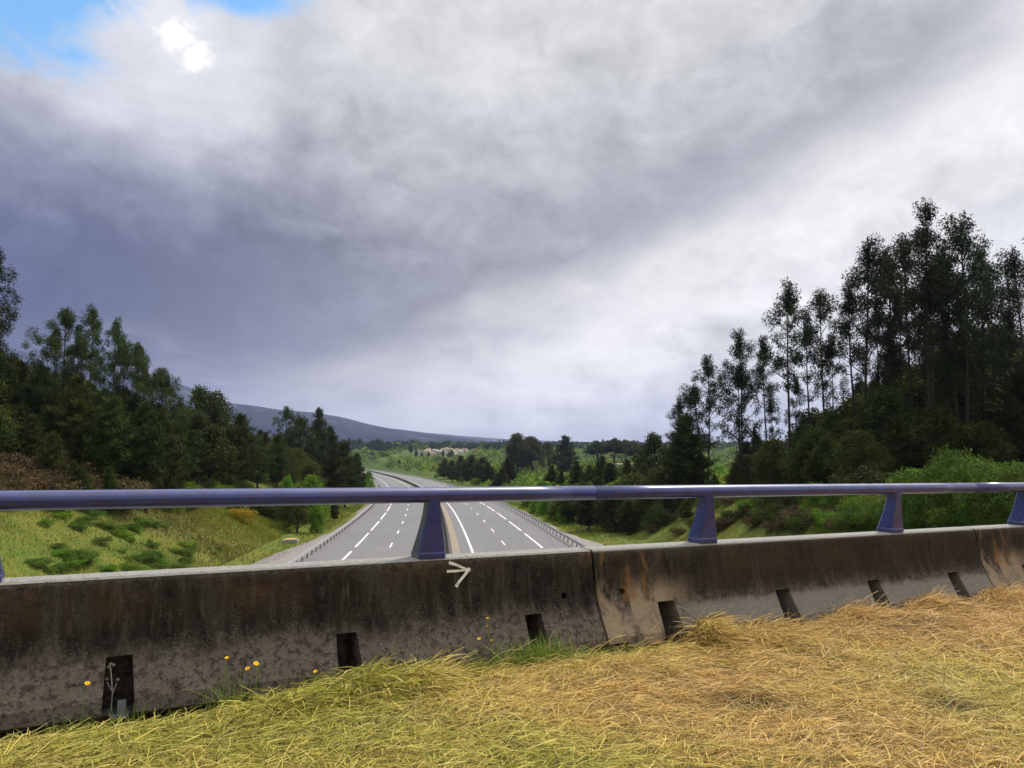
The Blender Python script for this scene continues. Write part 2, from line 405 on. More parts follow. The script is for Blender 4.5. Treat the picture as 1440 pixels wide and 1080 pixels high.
def build_ground():
    ys = np.concatenate([np.arange(-160, 0, 6), np.arange(0, 140, 1.6), np.arange(140, 320, 3.2), np.arange(320, 900, 9), np.geomspace(900, 14000, 60)])
    us = np.linspace(-1, 1, 521)
    U, Y = np.meshgrid(us, ys); wd = 150 + 1.15 * np.abs(Y)
    X = U * wd * (.22 + .78 * np.abs(U)) + road_x(Y) * (1 - np.abs(U))
    Z = terrain_z(X, Y)
    V = np.stack([X, Y, Z], -1).reshape(-1, 3); nr, nc = X.shape
    i = np.arange(nr - 1)[:, None] * nc + np.arange(nc - 1)[None, :]
    F = np.stack([i, i + 1, i + 1 + nc, i + nc], -1).reshape(-1, 4)
    o = link('ground', mesh_np('ground', V, F, M_GROUND, True)); tag(o, kind='structure')
build_ground()

def strip(name, s0, s1, y0, y1, dz, m, parent=None, step=4.0, z2=None, origin=None):
    ys = np.linspace(y0, y1, max(3, int(round((y1 - y0) / step)) + 1))
    xc = road_x(ys); zr = road_z(ys) + dz
    dx = np.gradient(xc, ys); nx = 1 / np.sqrt(1 + dx ** 2); ny = -dx * nx
    a = np.stack([xc + s0 * nx, ys + s0 * ny, zr], -1); b = np.stack([xc + s1 * nx, ys + s1 * ny, zr + (z2 or 0)], -1)
    V = np.stack([a, b], 1).reshape(-1, 3); k = np.arange(len(ys) - 1) * 2
    F = np.stack([k, k + 1, k + 3, k + 2], -1)
    return V, F
def strip_obj(name, s0, s1, y0, y1, dz, m, z2=None):
    V, F = strip(name, s0, s1, y0, y1, dz, m, z2=z2); o = link(name, mesh_np(name, V, F, m, True)); tag(o, kind='structure'); return o
YEND = 1100
strip_obj('road', 1.15, 13.0, -110, YEND, 0, M_ROAD)
strip_obj('road', -13.0, -1.15, -110, YEND, 0, M_ROAD)
strip_obj('median_strip', -1.15, 1.15, -110, YEND, -.02, M_SAND)
def verge(sg, y0, y1, w0, w1, seed):
    ys = np.arange(y0, y1, 1.5); xc = road_x(ys); dx = np.gradient(xc, ys); nx = 1 / np.sqrt(1 + dx ** 2); ny = -dx * nx
    wd = np.interp(ys, [y0, 72, 100, y1], [w0, w0 - .5, w1, w1]) + .7 * fnoise(ys, ys * 0, .25, seed, 4); V = []
    for f, dz in ((0, -.02), (.5, -.02), (1, -.05), (1.0, -.6)):
        s = sg * (13.0 + (wd - 13.0) * f + (.6 if dz < -.5 else 0)); V.append(np.stack([xc + s * nx, ys + s * ny, road_z(ys) + dz], -1))
    V = np.stack(V, 1); n = len(ys); i = np.arange(n - 1)[:, None] * 4 + np.arange(3)[None, :]
    o = link('gravel_verge', mesh_np('gravel_verge', V.reshape(-1, 3), np.stack([i, i + 1, i + 5, i + 4], -1).reshape(-1, 4), M_GRAV, True)); tag(o, kind='structure')
verge(-1, -100, 500, 17.4, 14.4, 3); verge(1, -100, 500, 17.2, 14.3, 4)
def markings():
    V, F = [], []; n = 0
    def add(s, w, y0, y1):
        nonlocal n
        v, f = strip('', s - w / 2, s + w / 2, y0, y1, .006, None); V.append(v); F.append(f + n); n += len(v)
    for sg in (-1, 1):
        add(sg * 2.3, .24, -60, YEND - 20)
    y = 3.0
    while y < YEND - 30:
        add(-5.95, .17, y, y + 4.6); add(5.95, .17, y + 1, y + 5.6); y += 15.4
    y = 3.4
    while y < YEND - 30:
        add(-9.5, .24, y, y + 15.6); add(9.5, .24, y - 3.0, y + 12.6); y += 19.4
    o = link('road_markings', mesh_np('road_markings', np.concatenate(V), np.concatenate(F), M_WHITE)); tag(o, kind='structure')
markings()

# ------------------------------------------------------------------ guard rails on the motorway
def rail_frame(s, y):
    x = float(road_x(y)); dx = float(road_x(y + 1) - road_x(y - 1)) / 2; l = math.hypot(1, dx)
    n = Vector((1 / l, -dx / l, 0)); d = Vector((dx / l, 1 / l, 0))
    return Vector((x, y, float(road_z(y)))) + n * s, n, d
def guard_rail(s, face, label, cat, y0, y1, step=4.0, zt=.78, posts=95, double=False, mb=M_STEEL, group='guard rails along the motorway'):
    org, _, _ = rail_frame(s, y0)
    root = empty('guard_rail', org); tag(root, label, cat, group)
    def beam(off, sg):
        prof = [(0, zt), (.03, zt - .03), (.06, zt - .09), (0, zt - .15), (.06, zt - .22), (.03, zt - .28), (0, zt - .31)]
        prof = [(p[0] * sg + off, p[1]) for p in prof] + [(p[0] * sg + off - .012 * sg, p[1]) for p in prof[::-1]]
        ys = np.concatenate([np.arange(y0, min(y1, 300), 4), np.arange(min(y1, 300), y1 + 1, 12)]) if y1 > 300 else np.arange(y0, y1 + 1, 4)
        V, F = [], []; k = len(prof)
        for i, y in enumerate(ys):
            c, n, d = rail_frame(s, y)
            for p in prof: V.append(c + n * p[0] + Vector((0, 0, p[1])))
            if i:
                for j in range(k): F.append(((i - 1) * k + j, (i - 1) * k + (j + 1) % k, i * k + (j + 1) % k, i * k + j))
        m = MB(); m.add(V, F); m.obj('beam', mb, root)
    beam(.10 * face, face)
    if double: beam(-.10 * face, -face)
    me = None; y = y0 + 1.0; cnt = 0
    while y < y1 and cnt < posts:
        c, n, d = rail_frame(s, y)
        if me is None:
            m = MB(); m.box((0, 0, zt / 2 - .12), (.05, .04, zt / 2 + .06)); m.box((.06 * face, 0, zt - .15), (.04, .035, .08)); me = m.mesh('post', M_POST)
        o = link('post', me, root, c - org); o.rotation_euler = (0, 0, math.atan2(n.y, n.x)); y += step; cnt += 1
    return root
guard_rail(-12.9, 1, 'grey steel guard rail with close posts on the left edge of the motorway', 'guard rail', 40, 900, 2.6)
guard_rail(12.9, -1, 'grey steel guard rail with close posts on the right edge of the motorway', 'guard rail', 40, 900, 2.6)
def median_wall():
    org, _, _ = rail_frame(0, 20); root = None
    prof = [(-.3, -.05), (-.3, .08), (-.16, .30), (-.09, .86), (.09, .86), (.16, .30), (.3, .08), (.3, -.05)]
    V, F = [], []; k = len(prof)
    for i, y in enumerate(np.arange(20, 1000, 5)):
        c, n, d = rail_frame(0, y)
        for p in prof: V.append(c + n * p[0] + Vector((0, 0, p[1])))
        if i:
            for j in range(k): F.append(((i - 1) * k + j, (i - 1) * k + (j + 1) % k, i * k + (j + 1) % k, i * k + j))
    m = MB(); m.add(V, F); o = m.obj('median_barrier', mat('dark median concrete', lambda g: g.mix(g.noise(g.pos, 1.5, 5, .7), (.045, .045, .043), (.13, .125, .115)), .9, .15), None, origin=org)
    tag(o, 'long dark low barrier curving along the middle of the motorway', 'barrier')
median_wall()
def drain():
    c, n, d = rail_frame(-17.3, 88)
    root = empty('drain_box', c, math.atan2(n.y, n.x)); root.scale = (.7, .7, .7); tag(root, 'small pale concrete drain box with sandy lid beside the left guard rail', 'drain box')
    m = MB()
    for (cx, cy, hx, hy) in ((0, -.9, 1.2, .1), (0, .9, 1.2, .1), (-1.1, 0, .1, .8), (1.1, 0, .1, .8)): m.box((cx, cy, .0), (hx, hy, .22))
    m.obj('basin', M_CONP, root, origin=(0, 0, 0))
    m = MB(); m.box((-.1, 0.5, .26), (.95, .5, .04), Matrix.Rotation(.08, 3, 'X')); m.obj('lid', mat('sandy lid', lambda g: g.mix(g.noise(g.pos, 2, 4), (.42, .30, .14), (.55, .42, .22)), .9), root, origin=(0, 0, 0))
drain()

# ------------------------------------------------------------------ the overpass: deck frame
VP = ray(2700, 668).normalized()
A_ = VP.copy()                                   # along the parapet, to the right (and slightly down)
AH = Vector((A_.x, A_.y, 0)).normalized(); NV = Vector((AH.y, -AH.x, 0))   # NV points to the camera side
RAIL0 = at(720, 694.5, 6.05); TOP0 = at(720, 779.5, 6.05)
HB = .80                                         # barrier height above its foot
def B(t, n, z):                                  # n towards the camera, z above the barrier foot
    return TOP0 + A_ * t + NV * n + Vector((0, 0, z - HB))
SLOPE = A_.z / math.hypot(A_.x, A_.y)
def tpix(px, n=0.0, z=HB):                       # position along the barrier seen at image column px
    u = (px - 720) / FPX; t = 0.0
    for _ in range(30):
        p = B(t, n, z); q = p - CAM; dep = q.y * math.cos(PITCH) + q.z * math.sin(PITCH)
        err = q.x / dep - u; t -= err * dep / (A_.x - u * A_.y)
    return t
def deck_z(x, y):                                # road surface of the overpass in world z (hay surface ~ 0.10 above barrier foot)
    p = B(0, 0, 0); t = (np.asarray(x) - p.x) * AH.x + (np.asarray(y) - p.y) * AH.y
    return p.z + t * SLOPE
def slab(name, n0, n1, z0, z1, t0, t1, m, kind='structure'):
    b = MB(); vs = [B(t, n, z) for t in (t0, t1) for n in (n0, n1) for z in (z0, z1)]
    b.add(vs, [(0, 1, 3, 2), (4, 6, 7, 5), (0, 4, 5, 1), (2, 3, 7, 6), (0, 2, 6, 4), (1, 5, 7, 3)])
    o = b.obj(name, m); recalc(o.data); return tag(o, kind=kind)
slab('bridge_deck', -.55, 11.0, -.95, -.03, -34, 36, M_CONP)

# the concrete parapet segments
PROF = [(0.0, HB - .012), (.010, HB - .035), (.030, .60), (.052, .46), (.075, .39), (.125, .28), (.210, .13), (.222, .050), (.215, .042), (.12, .036), (.12, .0), (-.40, .0), (-.40, .1), (-.24, .40), (-.215, HB - .02), (-.195, HB), (-.018, HB)]
def boolean(o, cutters):
    for c in cutters:
        md = o.modifiers.new('cut', 'BOOLEAN'); md.object = c; md.operation = 'DIFFERENCE'; md.solver = 'EXACT'
    dg = bpy.context.evaluated_depsgraph_get(); me = bpy.data.meshes.new_from_object(o.evaluated_get(dg))
    o.modifiers.clear(); o.data = me
    for c in cutters: bpy.data.objects.remove(c)
M_RECESS_SHADE = mat('recess shade and lichen', lambda g: g.mix(g.noise(g.pos, 30, 5, .7), (.003, .003, .0025), (.016, .013, .010)), .95, .1)  # deep shade of the cuts painted near-black, along with black lichen
def barrier(t0, t1, notches, holes, m, label, feet=()):
    ln = t1 - t0; b = MB(); k = len(PROF)
    st = np.linspace(0, ln, max(2, int(ln / .35)))
    V = [Vector((x, -p[0], p[1])) for x in st for p in PROF]
    F = [((i) * k + j, i * k + (j + 1) % k, (i + 1) * k + (j + 1) % k, (i + 1) * k + j) for i in range(len(st) - 1) for j in range(k)]
    F += [tuple(range(k))[::-1], tuple((len(st) - 1) * k + j for j in range(k))]
    b.add(V, F); o = b.obj('concrete_barrier', m); recalc(o.data)
    cut = []
    for tn in notches:
        x = tn - t0; c = MB(); w0, w1 = (.098, .070) if t0 < TJ1 else (.125, .088)
        vs = [(x - w0, -.40, -.1), (x + w0, -.40, -.1), (x + w0, .16, -.1), (x - w0, .16, -.1), (x - w1, -.40, .350), (x + w1, -.40, .350), (x + w1, .16, .350), (x - w1, .16, .350)]
        c.add(vs, [(0, 3, 2, 1), (4, 5, 6, 7), (0, 1, 5, 4), (1, 2, 6, 5), (2, 3, 7, 6), (3, 0, 4, 7)])
        co = c.obj('cut', M_RECESS_SHADE); recalc(co.data); cut.append(co)
    for (xa, xb) in feet:
        c = MB(); c.box(((xa + xb) / 2 - t0, -.2, .0), ((xb - xa) / 2, .13, .085)); co = c.obj('cut', M_RECESS_SHADE); recalc(co.data); cut.append(co)
    for (th, zh) in holes:
        c = MB(); c.tube([(th - t0, -.3, zh), (th - t0, .06, zh)], .026, 16); co = c.obj('cut', M_RECESS_SHADE); recalc(co.data); cut.append(co)
    boolean(o, cut); (M_RECESS_SHADE.name in [q.name for q in o.data.materials]) or o.data.materials.append(M_RECESS_SHADE)
    # local x along the barrier, local -y towards the camera
    X = A_; Yv = -NV; Zv = Vector((0, 0, 1)); Mx = Matrix(((X.x, Yv.x, Zv.x, 0), (X.y, Yv.y, Zv.y, 0), (X.z, Yv.z, Zv.z, 0), (0, 0, 0, 1)))
    o.data.transform(Mx.to_3x3().to_4x4())        # keep the exact (slightly sheared) deck frame in the mesh
    o.data.update(); o.location = B(t0, 0, 0)
    return tag(o, label, 'barrier', 'concrete parapet barriers of the overpass')
TJ1 = tpix(832); TJ2 = tpix(1370)
nt = [tpix(p, .17, .08) for p in (166, 491, 757, 945, 1110, 1238, 1350)]
GAP = .012
def zhole(px, py, n=.05):
    t = tpix(px, n, .45); lo, hi = 0, .8
    for _ in range(30):
        z = (lo + hi) / 2; q = B(t, n, z) - CAM; dep = q.y * math.cos(PITCH) + q.z * math.sin(PITCH); up = -q.y * math.sin(PITCH) + q.z * math.cos(PITCH)
        if 540 - FPX * up / dep > py: lo = z
        else: hi = z
    return (t, z)
h1 = zhole(793, 838); h2 = zhole(875, 832)
SEG = TJ2 - TJ1
bars = []
bars.append(barrier(TJ1 - SEG * 1.05, TJ1 - GAP, [nt[0], nt[1], nt[2]], [h1], M_CONC, 'long black stained concrete barrier segment with a white arrow painted on it', [(TJ1 - .17, TJ1 + .1)]))
bars.append(barrier(TJ1 + GAP, TJ2 - GAP, [nt[3], nt[4], nt[5], nt[6]], [h2], M_CONC2, 'concrete barrier segment with orange brown stains near its left joint and a pale grey foot', [(TJ1 - .1, TJ1 + .20), (TJ2 - .15, TJ2 + .1)]))
bars.append(barrier(TJ2 + GAP, TJ2 + SEG, [TJ2 + .85, TJ2 + 2.3, TJ2 + 3.7], [], M_CONC2, 'farthest concrete barrier segment at the right edge beyond the second joint', [(TJ2 - .1, TJ2 + .18)]))
def fix_conc_space():
    # the meshes are sheared into world axes, so give the shader the barrier's own axes
    for m in (M_CONC, M_CONC2):
        g = NT(m.node_tree); tc = [n for n in g.n if n.type == 'TEX_COORD'][0]; src = tc.outputs['Object']
        links = [l.to_socket for l in g.l if l.from_socket == src]
        dot = g.n.new('ShaderNodeVectorMath'); dot.operation = 'DOT_PRODUCT'; g.l.new(src, dot.inputs[0]); dot.inputs[1].default_value = AH
        dn = g.n.new('ShaderNodeVectorMath'); dn.operation = 'DOT_PRODUCT'; g.l.new(src, dn.inputs[0]); dn.inputs[1].default_value = NV
        s = g.n.new('ShaderNodeSeparateXYZ'); g.l.new(src, s.inputs[0])
        zc = g.m('SUBTRACT', s.outputs[2], g.m('MULTIPLY', dot.outputs['Value'], SLOPE))
        v = g.comb(dot.outputs['Value'], dn.outputs['Value'], zc)
        for t in links: g.l.new(v, t)
fix_conc_space()

# white way-marking arrow painted on the first segment
def arrow():
    def onface(px, py):
        n = .02
        for _ in range(3):
            t, z = zhole(px, py, n); n = float(np.interp(z, [.39, .46, .60, .765], [.075, .052, .030, .010]))
        return B(t, n + .004, z)
    m = MB()
    def stroke(pts, w):
        P = [onface(*p) for p in pts]; vs = []
        for i, p in enumerate(P):
            d = (P[min(i + 1, len(P) - 1)] - P[max(i - 1, 0)]).normalized(); sd_ = d.cross(NV).normalized() * w * (.55 if i in (0, len(P) - 1) else random.uniform(.4, .55))
            vs += [p + sd_, p - sd_]
        # real thickness of the paint coat
        k = len(vs); vs += [v - NV * .006 for v in vs]
        fs = []
        for i in range(len(P) - 1):
            a = 2 * i; fs += [(a, a + 1, a + 3, a + 2), (k + a, k + a + 2, k + a + 3, k + a + 1), (a, a + 2, k + a + 2, k + a), (a + 1, k + a + 1, k + a + 3, a + 3)]
        fs += [(0, k, k + 1, 1), (k - 2, k - 1, 2 * k - 1, 2 * k - 2)]
        m.add(vs, fs)
    stroke([(631, 791), (643, 795), (652, 799), (660, 803)], .021)
    stroke([(628, 803.5), (640, 803), (650, 802), (661, 802)], .017)
    stroke([(641, 825), (646, 817), (652, 810), (660, 799)], .021)
    o = m.obj('painted_arrow', M_ARROW, bars[0]); recalc(o.data)
arrow()

# the blue railing: tube, sleeve joints and cast posts
def railing():
    D0 = RAIL0 - TOP0
    # rail centre height above the foot and its offset from the front face
    zr = HB + D0.z; nr = -.10 ; kk = (6.05 + .088) / 6.05
    nr = -.025; zr = CAMZ - TOP0.z - (CAMZ - RAIL0.z) * 1.0036 + HB
    root = empty('bridge_railing', B(TJ1, nr, HB)); tag(root, 'blue painted tubular railing with cast posts on top of the concrete barrier', 'railing')
    jt = tpix(835, nr, zr); r = .058
    cuts = [jt - SEG * 1.9, jt - SEG, jt, jt + SEG, jt + 2 * SEG]
    for a, b_ in zip(cuts[:-1], cuts[1:]):
        m = MB(); m.tube([B(a + .003 + (b_ - a - .006) * i / 8, nr, zr) for i in range(9)], r, 28); m.obj('rail_tube', M_BLUE, root, True)
    for j in cuts[1:-1]:
        m = MB(); m.tube([B(j - .09, nr, zr), B(j + .09, nr, zr)], r - .004, 24); m.obj('joint_sleeve', M_BLUE, root, True)
    pr = [(0.0, .108, .108, .0, -.192), (.032, .108, .108, .0, -.192), (.045, .103, .103, -.003, -.186), (.10, .096, .092, .000, -.168), (.17, .084, .078, .006, -.148), (.25, .070, .064, .014, -.128), (.33, .058, .053, .020, -.110), (.40, .052, .048, .024, -.098), (.47, .050, .046, .026, -.092)]
    hpost = zr - r - HB + .045
    for px in (-26, 603, 988, 1252, 1434, 1560):
        tc = tpix(px, -.09, HB + .1); m = MB(); vs = []
        for (z, wf, wb, nf, nb) in pr:
            z = min(z / .47 * hpost, hpost)
            # eight-sided section with chamfered corners
            for (dt, n) in ((-wf, nf - .018), (-wf + .014, nf), (wf - .014, nf), (wf, nf - .018), (wb, nb + .018), (wb - .014, nb), (-wb + .014, nb), (-wb, nb + .018)):
                vs.append(B(tc + dt, n + .0, HB + .004 + z))
        k = 8; fs = [(i * k + j, i * k + (j + 1) % k, (i + 1) * k + (j + 1) % k, (i + 1) * k + j) for i in range(len(pr) - 1) for j in range(k)]
        fs += [tuple(range(k))[::-1], tuple((len(pr) - 1) * k + j for j in range(k))]
        m.add(vs, fs); p = m.obj('post', M_BLUE, root); recalc(p.data)
        bv = p.modifiers.new('bevel', 'BEVEL'); bv.width = .004; bv.segments = 2; bv.limit_method = 'ANGLE'
    return root
railing()

# ------------------------------------------------------------------ cut straw over the deck
def tn_of(x, y):
    p = B(0, 0, 0); dx, dy = x - p.x, y - p.y
    return dx * AH.x + dy * AH.y, dx * NV.x + dy * NV.y
MOUNDS = [(tpix(500, .3, .1), .40, .30, .095), (tpix(575, .3, .1), .42, .26, .06), (tpix(985, .22, .1), .24, .20, .15), (tpix(1060, .3, .1), .35, .30, .04),
          (tpix(1195, .3, .1), .3, .35, .07), (tpix(1300, .3, .1), .3, .35, .08), (tpix(1400, .3, .1), .3, .5, .08), (tpix(400, .3, .1), .45, .3, .05)]
def hay_h(x, y):
    t, n = tn_of(x, y)
    h = .060 + .045 * fnoise(x, y, 1.9, 21, 3) + .026 * fnoise(x, y, 6, 22, 3)
    h = h * np.clip((n - .12) / .45, .08, 1)
    for (mt, mn, mr, mh) in MOUNDS: h = h + mh * np.exp(-((t - mt) ** 2 + (n - mn) ** 2) / (mr * .62) ** 2)
    h = h - .10 * np.exp(-((t - TJ1 - .05) ** 2) / .05 - ((n - .25) ** 2) / .02)
    # a bare dark gap along the foot of the barrier on the left
    h = h - .14 * np.clip((.55 - n) / .4, 0, 1) * np.clip((-1.55 - t) / .4, 0, 1)
    return h
def straw_col(x, y, r):
    # warm tan to yellow-green, by place
    t, n = tn_of(x, y)
    f = .42 + .45 * fnoise(x, y, 1.1, 31, 3) - .10 * (t + .4) + .30 * np.exp(-((x - .5) ** 2 + (y - 3.6) ** 2) / .8)
    f = f - .35 * np.exp(-((t - .5) ** 2) / 2.0 - (n - 1.2) ** 2 / .4) + .45 * np.exp(-n ** 2 / .09) * (t < .9)
    f = np.clip(f + r.normal(0, .22, len(x)), 0, 1)[:, None]
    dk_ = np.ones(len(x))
    for (hx, hy), ra, rb in HOLLOWS: dk_ -= .72 * np.exp(-(((x - hx) / ra) ** 2 + ((y - hy) / (rb * 2.2)) ** 2))  # straw colour darkened at each patch; the bed itself has no dip
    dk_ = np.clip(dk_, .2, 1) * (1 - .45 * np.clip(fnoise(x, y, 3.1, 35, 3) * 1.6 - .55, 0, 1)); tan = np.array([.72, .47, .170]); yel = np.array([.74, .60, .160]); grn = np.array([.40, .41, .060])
    c = np.where(f < .5, tan + (yel - tan) * f * 2, yel + (grn - yel) * (f - .5) * 2)
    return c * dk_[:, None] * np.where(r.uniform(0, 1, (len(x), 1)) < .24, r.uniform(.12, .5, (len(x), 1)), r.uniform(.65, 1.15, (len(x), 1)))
def gp(px, py):
    d = ray(px, py); s = 1.0
    for _ in range(60):
        q = CAM + d * s; s += (q.z - float(deck_z(q.x, q.y)) - .06) / max(.1, -d.z) * .9
    q = CAM + d * s; return q.x, q.y
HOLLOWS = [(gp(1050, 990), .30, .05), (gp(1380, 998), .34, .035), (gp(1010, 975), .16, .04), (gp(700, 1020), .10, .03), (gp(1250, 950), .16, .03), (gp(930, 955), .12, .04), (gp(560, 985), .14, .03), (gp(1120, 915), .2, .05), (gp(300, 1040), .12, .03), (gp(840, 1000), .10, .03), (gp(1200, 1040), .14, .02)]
def hay():
    r = RNG
    # the surface under the loose straw
    ts = np.linspace(-7, 26, 420); ns = np.concatenate([np.linspace(-.02, 1.5, 50), np.linspace(1.55, 9.5, 120)])
    Tt, N = np.meshgrid(ts, ns); p0 = B(0, 0, 0)
    X = p0.x + AH.x * Tt + NV.x * N; Y = p0.y + AH.y * Tt + NV.y * N; Z = deck_z(X, Y) + hay_h(X.ravel(), Y.ravel()).reshape(X.shape) - .02
    Z = np.maximum(Z, deck_z(X, Y) - .022)
    V = np.stack([X, Y, Z], -1).reshape(-1, 3); nr, nc = X.shape; i = np.arange(nr - 1)[:, None] * nc + np.arange(nc - 1)[None, :]
    o = link('ground', mesh_np('ground', V, np.stack([i, i + 1, i + 1 + nc, i + nc], -1).reshape(-1, 4), M_SOIL, True)); tag(o, kind='structure')
    def blades(t, n, L, w, tilt, lift, cfun=straw_col, jitter=.02, nseg=4):
        k = len(t); x = p0.x + AH.x * t + NV.x * n; y = p0.y + AH.y * t + NV.y * n
        z = deck_z(x, y) + np.maximum(hay_h(x, y), .0) + lift
        # straw lies mostly combed along a slowly turning direction
        th = 1.2 * fnoise(x, y, 1.3, 41, 2) + r.normal(0, 1.15, k) + .25
        dirx, diry = np.cos(th), np.sin(th); curv = r.normal(0, .8, k) / L * .5
        S = np.linspace(0, 1, nseg + 1)[None, :] * L[:, None]
        ang = th[:, None] + curv[:, None] * S
        st = L[:, None] / nseg
        cx = np.cumsum(np.cos(ang), 1) * st; cy = np.cumsum(np.sin(ang), 1) * st
        e0 = tilt[:, None]; s01 = np.linspace(0, 1, nseg + 1)[None, :]
        zz = z[:, None] + np.sin(e0) * S - (s01 ** 2) * np.sin(np.abs(e0)) * L[:, None] * r.uniform(.3, 1.1, (k, 1)) + r.normal(0, jitter * .3, (k, 1))
        Xc = x[:, None] + cx - cx[:, :1] * .5 - 0; Yc = y[:, None] + cy
        # follow the lie of the straw bed
        zb = deck_z(Xc.ravel(), Yc.ravel()).reshape(Xc.shape) + np.maximum(hay_h(Xc.ravel(), Yc.ravel()).reshape(Xc.shape), 0)
        zz = zz - z[:, None] + np.maximum(zb, z[:, None] - .03) + lift[:, None] * 0
        tt, nn = tn_of(Xc, Yc); push = np.clip(.21 - nn, 0, None); Xc = Xc + NV.x * push; Yc = Yc + NV.y * push
        side = np.stack([-np.sin(ang), np.cos(ang)], -1); roll = r.uniform(-1.2, 1.2, (k, 1))
        wv = (w[:, None] * (1 - .75 * np.abs(s01 - .35) ** 1.5)) * .5
        ox = side[..., 0] * np.cos(roll) * wv; oy = side[..., 1] * np.cos(roll) * wv; oz = np.sin(roll) * wv
        a = np.stack([Xc - ox, Yc - oy, zz - oz], -1); b_ = np.stack([Xc + ox, Yc + oy, zz + oz], -1)
        V = np.stack([a, b_], 2).reshape(-1, 3)
        m = 2 * (nseg + 1); base = np.arange(k)[:, None] * m + np.arange(nseg)[None, :] * 2
        F = np.stack([base, base + 1, base + 3, base + 2], -1).reshape(-1, 4)
        return V, F, np.repeat(cfun(x, y, r), m, 0)
    def region(k, tmin, tmax, nmin, nmax):
        t = r.uniform(tmin, tmax, k); n = nmin + (nmax - nmin) * r.uniform(0, 1, k); return t, n
    parts = []
    def put(k, box, Lr, wr, tl, lf, **kw):
        t, n = region(k, *box); keep = ~((n < .42) & (t < -1.75) & (r.uniform(0, 1, k) < .93)); t, n = t[keep], n[keep]; k = len(t)
        xx = p0.x + AH.x * t + NV.x * n; yy = p0.y + AH.y * t + NV.y * n; kp = np.ones(k, bool)
        for (hx, hy), ra, rb in HOLLOWS: kp &= ~((((xx - hx) / ra) ** 2 + ((yy - hy) / (rb * 1.6)) ** 2 < 1) & (r.uniform(0, 1, k) < .93))
        kp &= ~((fnoise(xx, yy, 9, 91, 3) > .62) & (r.uniform(0, 1, k) < .6)); t, n = t[kp], n[kp]; k = len(t)
        L = r.uniform(*Lr, k); w = r.uniform(*wr, k)
        parts.append(blades(t, n, L, w, np.abs(r.normal(0, tl, k)), np.abs(r.normal(0, lf, k)), **kw))
    D = 1.0
    put(int(190000 * D), (-5.0, 3.0, .2, 3.4), (.04, .22), (.0016, .0054), .24, .016)
    put(int(110000 * D), (3.0, 9.5, .2, 4.2), (.06, .28), (.0028, .0062), .24, .018)
    put(int(3500 * D), (-5.0, 9.5, .3, 3.6), (.10, .28), (.0018, .004), .45, .025)
    put(int(34000 * D), (9.5, 20, .2, 6.0), (.12, .4), (.006, .011), .25, .02)
    put(int(2600 * D), (-1.7, 9.0, .21, .45), (.12, .36), (.003, .005), .75, .02)
    for (mt, mn, mr, mh) in MOUNDS:
        k = int(1500 * mr / .3); t = r.normal(mt, mr * .5, k); n = np.clip(r.normal(mn, mr * .4, k), .21, 2)
        parts.append(blades(t, n, r.uniform(.1, .32, k), r.uniform(.003, .006, k), np.abs(r.normal(.2, .5, k)), np.abs(r.normal(0, .03, k))))
    V, F, C, n0 = [], [], [], 0
    for v, f, c in parts: V.append(v); F.append(f + n0); C.append(c); n0 += len(v)
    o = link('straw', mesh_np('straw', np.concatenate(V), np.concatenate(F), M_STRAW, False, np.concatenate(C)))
    tag(o, 'thick mat of cut dry straw covering the ground in front of the concrete barrier', 'straw', kind='stuff')
    # living green grass at the foot of the barrier
    parts = []
    def gcol(x, y, r_): return np.array([.17, .27, .04]) * r_.uniform(.5, 1.4, (len(x), 1)) + r_.uniform(0, .06, (len(x), 1)) * np.array([1, .7, 0])
    for (px, k, sp, hh) in ((735, 260, .25, .09), (800, 160, .2, .10), (700, 120, .2, .1), (500, 120, .3, .10), (560, 80, .2, .10), (715, 190, .16, .20), (745, 260, .14, .24), (770, 170, .12, .18), (838, 260, .17, .12), (600, 60, .2, .12), (905, 70, .2, .1), (320, 110, .07, .24), (1234, 90, .05, .10), (180, 30, .10, .2), (95, 30, .1, .18), (660, 80, .12, .16), (225, 30, .2, .15)):
        t0 = tpix(px, .25, .1); t = r.normal(t0, sp, k); n = r.uniform(.2, .40, k); x = p0.x + AH.x * t + NV.x * n; y = p0.y + AH.y * t + NV.y * n
        z = deck_z(x, y) + np.maximum(hay_h(x, y), -.01) - .01; th = r.uniform(0, 2 * math.pi, k); lean = r.uniform(.15, .9, k); H = hh * r.uniform(.5, 1.2, k)
        s = np.linspace(0, 1, 5)[None, :]; out = lean[:, None] * s ** 1.7 * H[:, None]; Xc = x[:, None] + np.cos(th)[:, None] * out; Yc = y[:, None] + np.sin(th)[:, None] * out; Zc = z[:, None] + H[:, None] * (s - .35 * lean[:, None] * s ** 2)
        tt, nn = tn_of(Xc, Yc); push = np.clip(.20 - nn, 0, None); Xc = Xc + NV.x * push; Yc = Yc + NV.y * push
        w = .0028 * (1 - .85 * s); ox = -np.sin(th)[:, None] * w; oy = np.cos(th)[:, None] * w
        V_ = np.stack([np.stack([Xc - ox, Yc - oy, Zc], -1), np.stack([Xc + ox, Yc + oy, Zc], -1)], 2).reshape(-1, 3)
        base = np.arange(k)[:, None] * 10 + np.arange(4)[None, :] * 2
        parts.append((V_, np.stack([base, base + 1, base + 3, base + 2], -1).reshape(-1, 4), np.repeat(gcol(x, y, r), 10, 0)))
    V, F, C, n0 = [], [], [], 0
    for v, f, c in parts: V.append(v); F.append(f + n0); C.append(c); n0 += len(v)
    o = link('grass', mesh_np('grass', np.concatenate(V), np.concatenate(F), M_STRAW, False, np.concatenate(C)))
    tag(o, 'fresh green grass growing in tufts along the foot of the concrete barrier', 'grass', kind='stuff')
hay()

